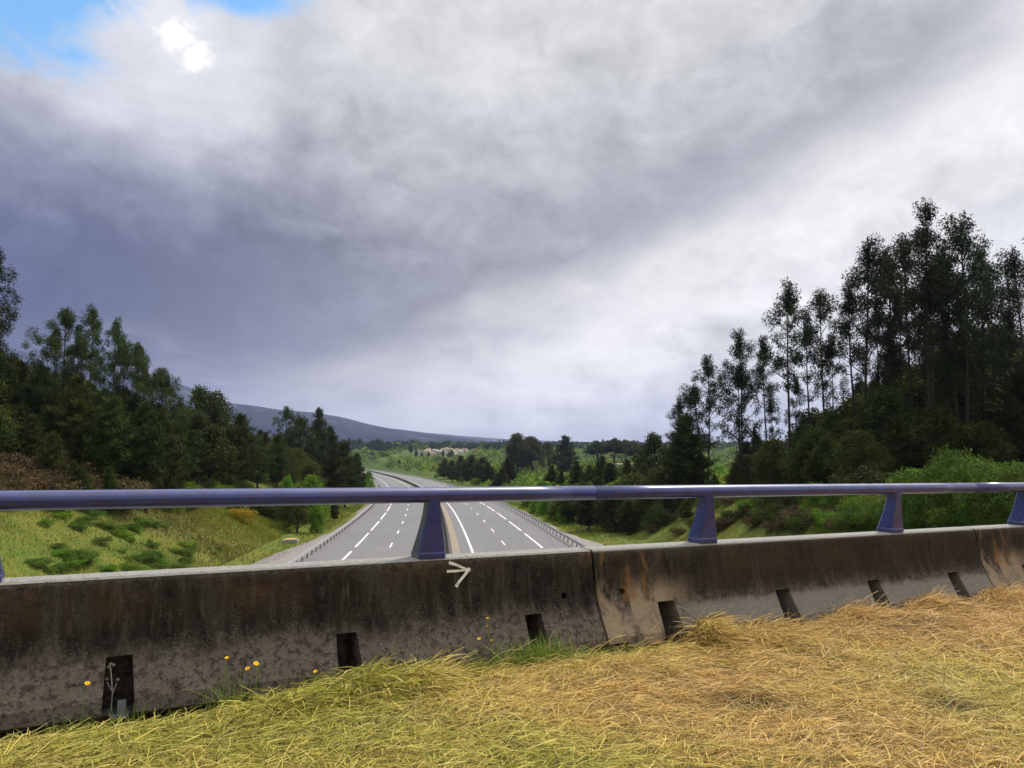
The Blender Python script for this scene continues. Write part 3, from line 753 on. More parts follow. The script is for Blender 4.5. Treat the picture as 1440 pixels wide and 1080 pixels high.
# yellow wild flowers at the foot of the barrier
M_PETAL = mat('yellow petals', lambda g: (.85, .52, .01), .6, .2)
M_STEM = mat('green stem', lambda g: (.12, .18, .04), .6, .2)
def flower(px, py, n, r_, label):
    t, z = zhole(px, py, n); head = B(t, n, z); f0 = B(t + random.uniform(-.04, .04), n + .02, 0); foot = Vector((f0.x, f0.y, float(deck_z(f0.x, f0.y)) + .02))
    root = empty('wildflower', foot); tag(root, label, 'flower', 'yellow wildflowers at the foot of the barrier')
    m = MB(); m.tube([foot, foot.lerp(head, .5) + Vector((.008, 0, .01)), head], .0026, 5); m.obj('stem', M_STEM, root)
    m = MB(); up = (CAM - head).normalized() * .5 + Vector((random.uniform(-.4, .4), 0, .8)); up.normalize(); a = up.cross(Vector((1, .2, 0))).normalized(); b_ = up.cross(a)
    for k in range(9):
        th = 2 * math.pi * k / 9; d = a * math.cos(th) + b_ * math.sin(th); s_ = up.cross(d)
        for top in (.0, .0025):
            m.add([head + up * top, head + d * r_ * .6 + s_ * r_ * .26 + up * (.004 + top), head + d * r_ + up * (.006 + top), head + d * r_ * .6 - s_ * r_ * .26 + up * (.004 + top)], [(0, 1, 2, 3)])
    m.obj('petals', M_PETAL, root)
    m = MB(); m.tube([head + up * .001, head + up * .007], [r_ * .36, r_ * .25], 8); m.obj('flower_centre', M_GORSEC, root)
M_GORSEC = mat('orange disc', lambda g: (.65, .30, .01), .8, .1)
for px, py, n, r_, lb in ((125, 962, .24, .017, 'single yellow wildflower in front of the barrier left of the first notch'),
                          (320, 926, .24, .013, 'small yellow wildflower left of the close pair before the dark barrier'),
                          (350, 941, .25, .017, 'lower yellow wildflower of the close pair before the dark barrier'),
                          (361, 934, .25, .019, 'upper yellow wildflower of the close pair before the dark barrier'),
                          (445, 945, .27, .015, 'yellow wildflower half sunk in straw left of the second notch'),
                          (456, 966, .40, .018, 'orange yellow wildflower lying on the straw left of the second notch'),
                          (686, 870, .22, .010, 'topmost yellow wildflower of the slim group below the arrow'),
                          (686, 881, .22, .009, 'middle yellow wildflower of the slim group below the arrow'),
                          (674, 899, .24, .015, 'lowest yellow wildflower of the slim group below the arrow'),
                          (692, 901, .24, .009, 'tiny yellow wildflower at the right foot of the slim group below the arrow')):
    flower(px, py, n, r_, lb)
# pale snapped weeds and a scrap in the left-hand notch
def scrap():
    t = nt[0]; root = empty('dry_weed', B(t - .02, .10, .03)); tag(root, 'pale dead weed standing in the dark first notch of the barrier', 'weed')
    m = MB(); m.tube([B(t - .035, .10, .0), B(t - .03, .11, .15), B(t - .045, .10, .29)], .0035, 5); m.tube([B(t - .032, .11, .13), B(t - .01, .12, .20)], .003, 5); m.tube([B(t - .035, .11, .16), B(t - .06, .12, .21)], .003, 5)
    m.obj('stem', mat('dead stem', lambda g: (.34, .33, .27), .8), root)
    m = MB()
    for (dt, z) in ((-.045, .30), (-.055, .285), (-.03, .292), (-.005, .205), (-.062, .215)):
        m.add([B(t + dt, .10, z), B(t + dt + .012, .115, z + .012), B(t + dt + .004, .12, z + .026), B(t + dt - .012, .11, z + .014)], [(0, 1, 2, 3)])
    m.obj('leaf', mat('dead leaf', lambda g: (.42, .42, .36), .8), root)
    m = MB(); m.box(B(t + .02, .125, .055), (.022, .010, .045), Matrix.Rotation(.5, 3, 'Z')); m.box(B(t + .008, .13, .012), (.05, .012, .010), Matrix.Rotation(.5, 3, 'Z'))
    o = m.obj('concrete_chip', mat('pale chip', lambda g: g.mix(g.noise(g.pos, 40, 4), (.10, .10, .10), (.34, .35, .36)), .8), None, origin=B(t + .02, .125, 0)); tag(o, 'pale grey concrete chip lying in the first notch of the barrier', 'rubble')
scrap()
# ------------------------------------------------------------------ plants: prototypes
def rand_dirs(r, k):
    v = r.normal(size=(k, 3)); return v / np.linalg.norm(v, axis=1, keepdims=True)
def leaves(r, C, Rad, counts, lw, ll, droop=0.0, shell=.5, flat=1.0):
    """leaf quads spread through ellipsoid clumps; returns verts, faces, tint"""
    V, tint = [], []
    for c, rad, k in zip(C, Rad, counts):
        d = rand_dirs(r, k); q = r.uniform(0, 1, (k, 1)) ** (1 / 3.0 * (1 - shell) + .12)
        bump_ = 1 + .28 * np.sin(d[:, :1] * 5 + c[0] * 9) * np.sin(d[:, 1:2] * 5 + c[1] * 7) + .15 * np.sin(d[:, 2:] * 9 + c[2] * 3)
        p = np.asarray(c) + d * q * np.asarray(rad) * bump_
        a = rand_dirs(r, k); a[:, 2] = a[:, 2] * flat - droop; a /= np.linalg.norm(a, axis=1, keepdims=True)
        b = np.cross(a, rand_dirs(r, k)); b /= np.linalg.norm(b, axis=1, keepdims=True) + 1e-9
        L = (ll * r.uniform(.6, 1.3, (k, 1))); W = lw * r.uniform(.6, 1.3, (k, 1))
        V.append(np.stack([p, p + a * L * .5 + b * W * .5, p + a * L, p + a * L * .5 - b * W * .5], 1))
        tint.append(np.repeat(r.uniform(0, 1, k) * .6 + r.uniform(0, .4), 4))
    V = np.concatenate(V).reshape(-1, 3); F = np.arange(len(V)).reshape(-1, 4); t = np.concatenate(tint)
    return V, F, np.stack([t, t, t], -1)
def curve_pts(r, p0, p1, k, wob):
    p0, p1 = np.asarray(p0, float), np.asarray(p1, float); s = np.linspace(0, 1, k)[:, None]
    w = r.normal(0, wob, (1, 3)) * np.sin(s * math.pi) + r.normal(0, wob * .4, (1, 3)) * np.sin(s * 2 * math.pi)
    return p0 + (p1 - p0) * s + w
def proto_euc(seed, H=22.0, crown=.45, width=.17, stems=1, dens=1.0, m=M_EUC):
    r = np.random.default_rng(seed); tr = MB(); C, Rd, K = [], [], []
    for st in range(stems):
        ang = r.uniform(0, 6.28); off = 0 if st == 0 else r.uniform(.02, .05) * H; top = H * (1 if st == 0 else r.uniform(.78, .95))
        base = np.array([math.cos(ang), math.sin(ang), 0]) * off * .5; tip = base + np.array([math.cos(ang) * off * 1.5 + r.normal(0, .015) * H, math.sin(ang) * off * 1.5 + r.normal(0, .015) * H, top])
        P = curve_pts(r, base, tip, 12, H * .008); tr.tube(P, list(np.linspace(.0078 * H, .0012 * H, 12)), 6)
        nb = int(15 * crown / .45); z0 = top * (1 - crown)
        for b in range(nb):
            f = (b + r.uniform(0, .8)) / nb; z = z0 + (top - z0) * f * .97; i = z / top * 11; j = int(min(i, 10)); pt = P[j] + (P[j + 1] - P[j]) * (i - j)
            prof = (math.sin(min(1, (f + .12) * 1.05) ** .75 * math.pi) ** .6) * .95 + .08
            L = width * H * .52 * prof * r.uniform(.6, 1.25); th = b * 2.4 + r.uniform(-.6, .6)
            end = pt + np.array([math.cos(th) * L, math.sin(th) * L, L * r.uniform(.45, 1.3)])
            if end[2] > H: end[2] = H * r.uniform(.96, 1)
            Q = curve_pts(r, pt, end, 5, L * .06); tr.tube(Q, list(np.linspace(.0024 * H, .0006 * H, 5)), 4, False)
            for s_ in (.55, 1.0):
                c = pt + (end - pt) * s_ + r.normal(0, .010 * H, 3); rr = H * r.uniform(.021, .036) * (1.12 if s_ == 1 else .8)
                C.append(c); Rd.append((rr, rr, rr * r.uniform(1.0, 1.4))); K.append(int(dens * 210 * (rr / (.03 * H)) ** 2))
        # a few loose twigs lower on the trunk
        for b in range(6):
            z = r.uniform(.18, 1 - crown) * top; i = z / top * 11; j = int(i); pt = P[j]; th = r.uniform(0, 6.28); L = H * r.uniform(.03, .06)
            end = pt + np.array([math.cos(th) * L, math.sin(th) * L, L * .6]); tr.tube([pt, end], [.0015 * H, .0005 * H], 4, False)
            C.append(end); Rd.append((H * .018,) * 3); K.append(int(45 * dens))
        for q_ in range(6):
            C.append(P[-1] + np.array([r.normal(0, .010) * H, r.normal(0, .010) * H, -(.01 + .024 * q_) * H])); rr_ = (.007 + .0042 * q_) * H; Rd.append((rr_, rr_, .022 * H)); K.append(int((30 + 26 * q_) * dens))
    V, F, t = leaves(r, C, Rd, K, .0040 * H, .0150 * H, .75, .35)
    return tr.mesh('trunk', M_BARK, True), mesh_np('crown', V, F, m, False, t)
def proto_pine(seed, H=10.0, width=.42, dens=1.0, base=.12):
    r = np.random.default_rng(seed); tr = MB(); P = curve_pts(r, (0, 0, 0), (r.normal(0, .02) * H, r.normal(0, .02) * H, H), 10, H * .012)
    tr.tube(P, list(np.linspace(.016 * H, .002 * H, 10)), 6); V, tint = [], []
    nw = 13
    for w in range(nw):
        f = (w + .2) / nw; z = (base + (1 - base) * f) * H; i = z / H * 9; j = int(min(i, 8)); pt = P[j] + (P[j + 1] - P[j]) * (i - j)
        Lm = width * .5 * H * (min(1, (1 - f) * 1.7 + .05)) * (.65 + .35 * min(1, f * 5 + .3))
        for b in range(7):
            th = b * .9 + w * 1.3 + r.uniform(-.3, .3); L = Lm * r.uniform(.65, 1.15); up = r.uniform(.15, .6)
            end = pt + np.array([math.cos(th) * L, math.sin(th) * L, L * up]); tr.tube([pt, (pt + end) / 2 + np.array([0, 0, -.02 * L]), end], [.004 * H, .003 * H, .0015 * H], 4, False)
            nt_ = max(2, int(5 * L / (.2 * H)) + 1)
            for s_ in np.linspace(.35, 1.0, nt_):
                c = pt + (end - pt) * s_ + r.normal(0, .012 * H, 3); k = int(19 * dens)
                a = rand_dirs(r, k); a[:, 2] = np.abs(a[:, 2]) * 1.2 + .25; a /= np.linalg.norm(a, axis=1, keepdims=True)
                bb = np.cross(a, rand_dirs(r, k)); bb /= np.linalg.norm(bb, axis=1, keepdims=True); Ln = .055 * H * r.uniform(.6, 1.25, (k, 1)); Wn = .0065 * H
                c0 = c + r.normal(0, .012 * H, (k, 3)); V.append(np.stack([c0 - bb * Wn * .5, c0 + bb * Wn * .5, c0 + a * Ln + bb * Wn * .35, c0 + a * Ln - bb * Wn * .35], 1))
                tint.append(np.repeat(r.uniform(0, .6, k) + .4 * r.uniform(), 4))
    # leader candle
    c = P[-1]; k = 60; a = rand_dirs(r, k); a[:, 2] = np.abs(a[:, 2]) * 2 + .4; a /= np.linalg.norm(a, axis=1, keepdims=True); bb = np.cross(a, rand_dirs(r, k)); bb /= np.linalg.norm(bb, axis=1, keepdims=True)
    c0 = c + np.stack([np.zeros(k), np.zeros(k), r.uniform(-.06, .01, k) * H], -1); V.append(np.stack([c0 - bb * .003 * H, c0 + bb * .003 * H, c0 + a * .045 * H + bb * .002 * H, c0 + a * .045 * H - bb * .002 * H], 1)); tint.append(np.full(4 * k, .6))
    V = np.concatenate(V).reshape(-1, 3); t = np.concatenate(tint)
    return tr.mesh('trunk', M_BARKD, True), mesh_np('crown', V, np.arange(len(V)).reshape(-1, 4), M_PINE, False, np.stack([t, t, t], -1))
def proto_oak(seed, H=9.0, width=.75, m=M_OAK, k=6500, lw=.020, base=.22, nc=20, flat=.9):
    r = np.random.default_rng(seed); tr = MB(); top = np.array([r.normal(0, .04) * H, r.normal(0, .04) * H, H * .72]); P = curve_pts(r, (0, 0, 0), top, 8, H * .025)
    tr.tube(P, list(np.linspace(.026 * H, .006 * H, 8)), 7); C, Rd, K = [], [], []
    for i in range(nc):
        th = i * 2.4 + r.uniform(-.4, .4); f = (i + .5) / nc; z = H * (base + (1 - base - .10) * f); e = math.sin(min(1, f * .86 + .22) * math.pi) ** .6; L = width * .5 * H * e * r.uniform(.45, .85)
        c = np.array([math.cos(th) * L, math.sin(th) * L, z]) + top * [f, f, 0]; rr = H * r.uniform(.085, .15) * (width / .75) ** .5
        C.append(c); Rd.append((rr * 1.15, rr * 1.15, rr * flat)); K.append(rr ** 2)
        j = min(7, int(f * 5) + 1); tr.tube(curve_pts(r, P[j], c, 4, .02 * H), [.009 * H, .006 * H, .004 * H, .002 * H], 4, False)
    K = [int(k * q / sum(K)) for q in K]
    V, F, t = leaves(r, C, Rd, K, lw * H, lw * 1.7 * H, .1, .55)
    return tr.mesh('trunk', M_BARKD, True), mesh_np('crown', V, F, m, False, t)
def proto_bush(seed, m, k=2600, nc=11, lw=.038, up=0.0):
    """about 1 m tall, 1.5 m wide"""
    r = np.random.default_rng(seed); C, Rd, K = [], [], []
    for i in range(nc):
        th = i * 2.4; L = math.sqrt((i + .5) / nc) * .62; z = .32 + .42 * (1 - L) + r.uniform(-.12, .16) + up * r.uniform(0, .3); rr = r.uniform(.14, .27)
        C.append((math.cos(th) * L, math.sin(th) * L, z)); Rd.append((rr, rr, rr * r.uniform(.8, 1.3))); K.append(int(k / nc * (rr / .2) ** 2))
    C.append((0, 0, .2)); Rd.append((.6, .6, .25)); K.append(int(k * .25))
    V, F, t = leaves(r, C, Rd, K, lw, lw * 1.8, -.2, .45); V[:, 2] = np.maximum(V[:, 2], -.1)
    return mesh_np('bush', V, F, m, False, t)
EUC = [proto_euc(101, 22, .56, .23, 1, .9), proto_euc(102, 22, .54, .20, 1, .9), proto_euc(103, 22, .64, .25, 2, .85), proto_euc(104, 22, .50, .17, 1, .95), proto_euc(105, 22, .60, .24, 2, .8), proto_euc(106, 22, .46, .20, 1, .9)]
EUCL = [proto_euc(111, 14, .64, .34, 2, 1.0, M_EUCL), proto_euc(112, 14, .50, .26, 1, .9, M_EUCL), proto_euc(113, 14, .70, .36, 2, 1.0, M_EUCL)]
PIN = [proto_pine(201), proto_pine(202, width=.5), proto_pine(203, width=.36), proto_pine(204, width=.46, dens=1.2), proto_pine(205, width=.40, base=.3)]
OAK = [proto_oak(301), proto_oak(302, width=.62), proto_oak(303, width=.9), proto_oak(304, width=.7, base=.1)]
SPR = [proto_oak(311, m=M_BUSH, base=.06, k=5200, lw=.026), proto_oak(312, width=.9, m=M_BUSH, base=.05, k=5200, lw=.026), proto_oak(313, width=.65, m=M_BUSH, base=.1, k=5200, lw=.026)]
BIG = [proto_oak(321, H=20, width=.62, nc=26, k=12000, lw=.020, base=.25, flat=.75), proto_oak(322, H=20, width=.75, nc=24, k=11000, lw=.020, base=.38, flat=.6)]
UMB = [proto_oak(331, H=14, width=.7, nc=16, k=7000, lw=.024, base=.62, flat=.5)]
BSH = [proto_bush(401, M_BUSH), proto_bush(402, M_BUSH, up=1), proto_bush(403, M_BUSH, nc=8)]
BSHN = [proto_bush(441, M_SHRUB, k=4600, nc=22, lw=.031, up=1.0), proto_bush(442, M_SHRUB, k=4600, nc=19, lw=.031, up=1.6)]
BRN = [proto_bush(411, M_BROWN), proto_bush(412, M_BROWN, nc=14)]
DKB = [proto_bush(421, M_OAK), proto_bush(422, M_PINE, up=1)]
GRS = [proto_bush(431, M_GORSE)]
HGT = {id(x): h for L, h in ((EUC, 22), (EUCL, 14), (PIN, 10), (OAK, 9), (SPR, 9), (BIG, 20), (UMB, 14)) for x in L}
rr = random.Random(5)
def plant(kind, i, x, y, H, name, label, cat, group=None, wid=1.0, z=None, lean=0.0):
    tm, cm = kind[i % len(kind)]; s = H / HGT[id(kind[i % len(kind)])]
    z = T(x, y) - .15 if z is None else z
    root = empty(name, (x, y, z), rr.uniform(0, 6.28)); root.scale = (s * wid, s * wid, s); (abs(x - float(road_x(y))) < 15) and print('ON ROAD', name, round(x), round(y)); root.rotation_euler[1] = lean; tag(root, label, cat, group)
    link('trunk', tm, root); link('crown', cm, root); return root
def bush(kind, i, x, y, H, wid, name, label, group=None, cat='bush'):
    me = kind[i % len(kind)]; o = link(name, me, None, (x, y, T(x, y) - .08)); o.rotation_euler = (0, 0, rr.uniform(0, 6.28)); o.scale = (H * wid, H * wid, H); tag(o, label, cat, group); return o
def depth_xy(px, Y): return ((px - 720) / FPX * (Y * math.cos(PITCH) + 0.0) , Y)
def ztop(py, Y): return CAMZ + Y * (625 - py) / FPX * 1.0
def ground_hit(px, py, Y0=14.0):
    d = ray(px, py); Y = Y0
    while Y < 900:
        p = CAM + d * (Y / d.y)
        if p.z <= T(p.x, Y): return p.x, Y
        Y *= 1.008
    return p.x, Y
def stand_for(px, py, H, m=19.5, Y0=14.0):
    Y = Y0
    while Y < 400:
        x = (px - 720) / FPX * Y
        if abs(x - float(road_x(Y))) > m and ztop(py, Y) - T(x, Y) <= H: return x, Y
        Y *= 1.01
    return x, Y
def hold(px_, ytop, Y, kind, i, name, label, cat='tree', group=None, wid=1.0, lean=0.0, base=None):
    """a tree standing at depth Y whose height is measured against the photo"""
    x = (px_ - 720) / FPX * Y; r_ = at(px_, ytop, Y); g = T(x, Y) - .15
    return plant(kind, i, r_.x, Y, r_.z - g, name, label, cat, group, wid, None, lean)

# ---- right-hand eucalyptus stand
G = 'tall eucalyptus trees of the right-hand wood'
EU = [(990, 498, 100, 2, 1.15, 'leftmost of the tall eucalyptus of the right wood, slim double stems and light crown'),
      (953, 560, 108, 1, 1.1, 'small leaning eucalyptus at the very left end of the right wood'),
      (1040, 461, 90, 2, 1.0, 'second tall eucalyptus from the left in the right wood with a broad split crown'),
      (1072, 473, 93, 3, 1.0, 'slim eucalyptus close behind the broad split crown left in the right wood'),
      (1103, 399, 80, 1, 1.0, 'lone slim eucalyptus with a long bare straight trunk rising over its neighbours'),
      (1152, 408, 84, 5, 1.0, 'eucalyptus right of the lone slim one with a thin open top'),
      (1132, 450, 87, 3, 1.0, 'shorter eucalyptus squeezed between the lone slim one and the thin open top'),
      (1208, 334, 75, 0, 1.0, 'tall eucalyptus left of the highest group with bushy hanging crown'),
      (1192, 400, 79, 3, 1.1, 'shorter dark eucalyptus just left of the bushy hanging crown'),
      (1251, 350, 73, 3, 1.2, 'dark narrow eucalyptus between the bushy hanging crown and the highest tree'),
      (1292, 286, 66, 4, .95, 'highest eucalyptus of the right wood with a dense pointed crown'),
      (1275, 330, 70, 5, 1.0, 'eucalyptus half hidden behind the highest tree on its left'),
      (1340, 303, 66, 2, 1.05, 'second highest eucalyptus with a wide ragged crown right of the highest tree'),
      (1322, 345, 70, 0, 1.0, 'dark eucalyptus between the highest and the second highest tree'),
      (1372, 350, 71, 5, 1.1, 'eucalyptus whose crown fills the right shoulder of the second highest tree'),
      (1393, 378, 74, 3, 1.0, 'slim eucalyptus with sparse top right of the high pair'),
      (1436, 348, 64, 0, 1.1, 'eucalyptus cut by the right edge of the view'),
      (1475, 330, 66, 4, 1.1, 'eucalyptus just past the right edge of the view')]
for k, (px, py, Y, i, w, lb) in enumerate(EU): hold(px, py, Y, EUC, i, 'eucalyptus_tree', lb, 'tree', G, w)
hold(1226, 455, 78, EUC, 3, 'eucalyptus_tree', 'bare leaning eucalyptus pole crossing behind the bushy hanging crown', 'tree', G, .6, -.16)
# ---- the undergrowth of that wood
SKR = [(905, 655), (930, 640), (945, 632), (968, 588), (985, 605), (1010, 640), (1030, 600), (1060, 570), (1090, 590), (1130, 545), (1160, 520), (1200, 485), (1240, 500), (1290, 470), (1340, 455), (1385, 448), (1420, 470), (1520, 440)]
def sky_y(tab, px): return float(np.interp(px, [a for a, _ in tab], [b for _, b in tab]))
rr.seed(12)
hold(968, 586, 96, PIN, 3, 'pine_tree', 'dark bushy pine at the left foot of the right wood', 'tree', None, 1.15)
hold(1386, 447, 82, OAK, 2, 'broadleaf_tree', 'dark round topped tree behind the right end of the eucalyptus stand', 'tree', None, 1.1)
hold(921, 604, 150, OAK, 1, 'broadleaf_tree', 'dark rounded tree standing alone left of the right wood', 'tree', None, 1.0)
k = 0
for row, (Y0, Y1, n, sh) in enumerate(((70, 80, 22, .92), (80, 96, 26, .98), (62, 70, 16, .62), (96, 125, 18, 1.0))):
    for j in range(n):
        px = 1018 + (1530 - 1018) * (j + rr.uniform(.1, .9)) / n; Y = rr.uniform(Y0, Y1)
        if px < 1100: Y += 16
        if px < 1135 and rr.random() < (.5 if row != 2 else .3): continue
        x = (px - 720) / FPX * Y; g = T(x, Y); sk = sky_y(SKR, px) + rr.uniform(-8, 40); H = (ztop(sk, Y) - g) * sh * (.85 if px < 1230 else 1) * rr.choice((rr.uniform(.75, .95), rr.uniform(.92, 1.0)))
        if sh < .7: H = min(H, rr.uniform(4, 8))
        if H < 3: continue
        if px > 1340 and row != 2 and rr.random() < .25: continue
        pine = rr.random() < .6
        plant(PIN if pine else OAK, rr.randrange(5), x, Y, H, 'pine_tree' if pine else 'broadleaf_tree', 'dark pine of the dense undergrowth in the right-hand wood' if pine else 'dark leafy tree of the dense undergrowth in the right-hand wood', 'tree', 'pines under the eucalyptus' if pine else 'leafy trees under the eucalyptus', rr.uniform(.8, 1.0) if H > 12 else 1.1)
# thin bare stems seen between
for px, top, Y in ((1062, 600, 92), (1085, 560, 88), (1118, 530, 85), (1168, 470, 80), (1232, 420, 77), (1262, 400, 72), (1305, 390, 70), (1352, 420, 69), (1415, 440, 70)):
    hold(px, top, Y, EUC, 3, 'eucalyptus_tree', 'slender dark eucalyptus standing within the right-hand wood', 'tree', 'slender stems of the right wood', .75)
# ---- shrubs behind the parapet on the right
G = 'bright green shrubs behind the parapet on the right'
rr.seed(31)
SH = [(1330, 640, 4.2, .55), (1296, 668, 3.0, 1), (1355, 660, 3.2, 1), (1390, 657, 3.2, 1), (1425, 662, 3.0, 1), (1460, 660, 3.0, 1), (1500, 660, 3.0, 1), (1275, 692, 2.6, 1), (1315, 682, 2.8, 1), (1350, 684, 2.6, 1), (1385, 680, 2.8, 1), (1415, 684, 2.6, 1), (1450, 680, 2.6, 1),
      (1262, 706, 2.2, 1), (1232, 704, 2.4, 1), (1200, 712, 2.2, 1), (1290, 706, 2.4, 1), (1340, 702, 2.3, 1), (1375, 706, 2.2, 1), (1405, 704, 2.2, 1), (1440, 706, 2.2, 1)]
for j, (px, py, H, w) in enumerate(SH):
    py += 8 if j else 4; H *= .85; x, Y = stand_for(px, py, H, 19.5, 18)
    bush(BSHN, j, x, Y, H, w, 'shrub', 'bright green shrub whose thin top sprig rises against the dark wood' if j == 0 else 'bright green leafy shrub crowding behind the railing on the right', None if j == 0 else G)
for j in range(26):
    px = rr.uniform(1000, 1300); x, Y = ground_hit(px, rr.uniform(700, 752)); br = rr.random()
    k_ = BRN if br < .3 else (DKB if br < .65 else BSH); nm = 'brown scrub bush under the right-hand wood' if br < .3 else ('dark green bush under the right-hand wood' if br < .65 else 'mid green bush under the right-hand wood')
    bush(k_, j, x, Y, rr.uniform(.9, 2.1), rr.uniform(1, 1.5), 'shrub', nm, nm.replace('bush', 'bushes'))
for j in range(46):
    px = rr.uniform(885, 1130); x, Y = ground_hit(px, rr.uniform(700, 756)); t_ = rr.random()
    k_ = BRN if t_ < .4 else (DKB if t_ < .8 else BSHN); nm = 'brown scrub bush on the slope below the right wood' if t_ < .4 else ('dark green bush on the slope below the right wood' if t_ < .8 else 'fresh green bush on the slope below the right wood')
    bush(k_, j, x, Y, rr.uniform(.6, 1.4), rr.uniform(1.1, 1.7), 'shrub', nm, nm.replace('bush', 'bushes'))
for px, py, Y, col in ((1083, 705, 40, 1), (1123, 712, 42, 0)):
    x, Y = stand_for(px, py, 1.2)
    if col: bush(GRS, 0, x, Y, 1.2, .7, 'gorse_bush', 'small orange yellow gorse bush on the bank below the right wood')

# ---- left hillside
SKL = [(-60, 440), (0, 478), (12, 466), (30, 487), (55, 500), (100, 512), (150, 525), (200, 540), (240, 556), (262, 560), (300, 558), (330, 578), (360, 592), (400, 604), (440, 612), (470, 628), (490, 640), (510, 655), (530, 668)]
G = 'eucalyptus trees over the left-hand wood'
for k, (px, py, Y, i, w, lb) in enumerate([(-14, 352, 62, 2, 1.0, 'tall dark eucalyptus cut by the left edge of the view'), (92, 434, 74, 0, 1.05, 'leftmost leafy eucalyptus of the group on the left hillside'),
        (132, 436, 76, 1, .95, 'sparse eucalyptus with sky showing through its stem on the left hillside'), (160, 452, 78, 1, .8, 'slim dark eucalyptus right of the sparse one on the left hillside'),
        (172, 474, 72, 2, .9, 'lower leafy eucalyptus in front of the slim dark one on the left'), (197, 482, 75, 0, .9, 'pale topped round eucalyptus on the left hillside'), (227, 519, 80, 2, 1.0, 'last and lowest eucalyptus at the right end of the left hillside group'), (112, 470, 72, 2, .8, 'short leafy eucalyptus below the sparse one on the left hillside')]):
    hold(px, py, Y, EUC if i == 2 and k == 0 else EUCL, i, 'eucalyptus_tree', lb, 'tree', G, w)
hold(285, 538, 150, OAK, 1, 'pine_tree', 'round topped dark pine against the blue ridge, left of a pair', 'tree', None, .9)
hold(306, 547, 152, OAK, 2, 'pine_tree', 'round topped dark pine against the blue ridge, right of a pair', 'tree', None, .9)
hold(404, 571, 190, EUCL, 2, 'eucalyptus_tree', 'bushy tree standing out on the wood edge below the blue hills', 'tree', None, 1.0)
hold(422, 583, 195, OAK, 0, 'broadleaf_tree', 'small round tree between the bushy one and the pointed cypress shape', 'tree', None, .8)
hold(448, 576, 200, PIN, 2, 'conifer_tree', 'dark pointed conifer on the wood edge below the blue hills', 'tree', None, .9)
hold(466, 602, 205, PIN, 1, 'conifer_tree', 'small dark conifer right of the pointed one on the wood edge', 'tree', None, 1.0)
rr.seed(44)
rows = [(58, 66, 20, -60, 235, 1.0), (66, 80, 26, -60, 290, 1.0), (80, 100, 26, -60, 330, 1.0), (100, 130, 26, 120, 400, 1.0), (130, 170, 24, 230, 450, 1.0), (170, 230, 22, 300, 490, 1.0), (230, 320, 20, 380, 520, 1.0)]
for (Y0, Y1, n, xa, xb, sh) in rows:
    for j in range(n):
        px = xa + (xb - xa) * (j + rr.uniform(.05, .95)) / n; Y = rr.uniform(Y0, Y1); x = (px - 720) / FPX * Y
        s = x - float(road_x(Y))
        if s > -27: continue
        g = T(x, Y); sk = sky_y(SKL, px) + rr.uniform(0, 26); Hm = ztop(sk, Y) - g
        if Y < 67: Hm = min(Hm, rr.uniform(3.5, 6.0))
        H = min(Hm, rr.uniform(7.5, 15)) * rr.uniform(.85, 1.0)
        if H < 2.5: continue
        pine = rr.random() < .72
        plant(PIN if pine else OAK, rr.randrange(5), x, Y, H, 'pine_tree' if pine else 'broadleaf_tree', 'dark pine packed in the wood on the left hillside' if pine else 'dark leafy tree packed in the wood on the left hillside', 'tree', 'pines of the left-hand wood' if pine else 'leafy trees of the left-hand wood', rr.uniform(.95, 1.25))
# pines and pale trees right beside the road on the left
rr.seed(9)
for (px, py, Y, kd, i, w, nm, lb) in [(487, 622, 150, PIN, 3, 1.1, 'pine_tree', 'dark pine closest to the left edge of the motorway'), (470, 632, 135, PIN, 1, 1.0, 'pine_tree', 'dark pine behind the pale trees beside the left guard rail'),
        (500, 640, 168, PIN, 0, 1.0, 'pine_tree', 'last dark pine before the motorway bends behind the left wood'), (440, 645, 128, OAK, 3, 1.0, 'broadleaf_tree', 'dark leafy tree above the pale trees beside the motorway'),
        (437, 664, 112, SPR, 0, 1.0, 'young_tree', 'bright lime green tree seen just above the railing at the left roadside'), (447, 700, 98, SPR, 2, .8, 'young_tree', 'bright lime green tree seen just below the railing at the left roadside'),
        (405, 668, 104, SPR, 1, .7, 'young_tree', 'soft green small tree left of the lime green roadside tree'), (518, 662, 236, SPR, 1, .9, 'young_tree', 'bright green tree at the inside of the motorway bend'), (511, 668, 215, SPR, 0, .8, 'young_tree', 'smaller bright green tree beside the dark pines at the bend'),
        (418, 690, 96, OAK, 0, 1.0, 'broadleaf_tree', 'dark leafy tree left of the lime green roadside tree'), (470, 700, 118, PIN, 2, 1.1, 'pine_tree', 'low dark pine right of the lime green roadside tree')]:
    hold(px, py, Y, kd, i, nm, lb, 'tree', None, w)
G = 'brown scrub bushes on the top of the left bank'
for j in range(64):
    px = rr.uniform(-40, 185); x, Y = ground_hit(px, rr.uniform(655, 722)); H = rr.uniform(1.2, 2.2) + (rr.uniform(.2, 1.0) if 30 < px < 170 else 0)
    bush(BRN, j, x, Y, H, rr.uniform(1.0, 1.4), 'scrub_bush', 'brown dry scrub bush on the top of the left bank', G)
G = 'green bushes between the brown scrub and the left wood'
for j in range(34):
    px = rr.uniform(120, 400); x, Y = ground_hit(px, rr.uniform(695, 722) + max(0, px - 330) * .2)
    bush(DKB if j % 3 else BSH, j, x, Y, rr.uniform(1.2, 2.6), rr.uniform(1.0, 1.4), 'shrub', 'dark green bush between the brown scrub and the left wood' if j % 3 else 'lighter green bush between the brown scrub and the left wood', G)
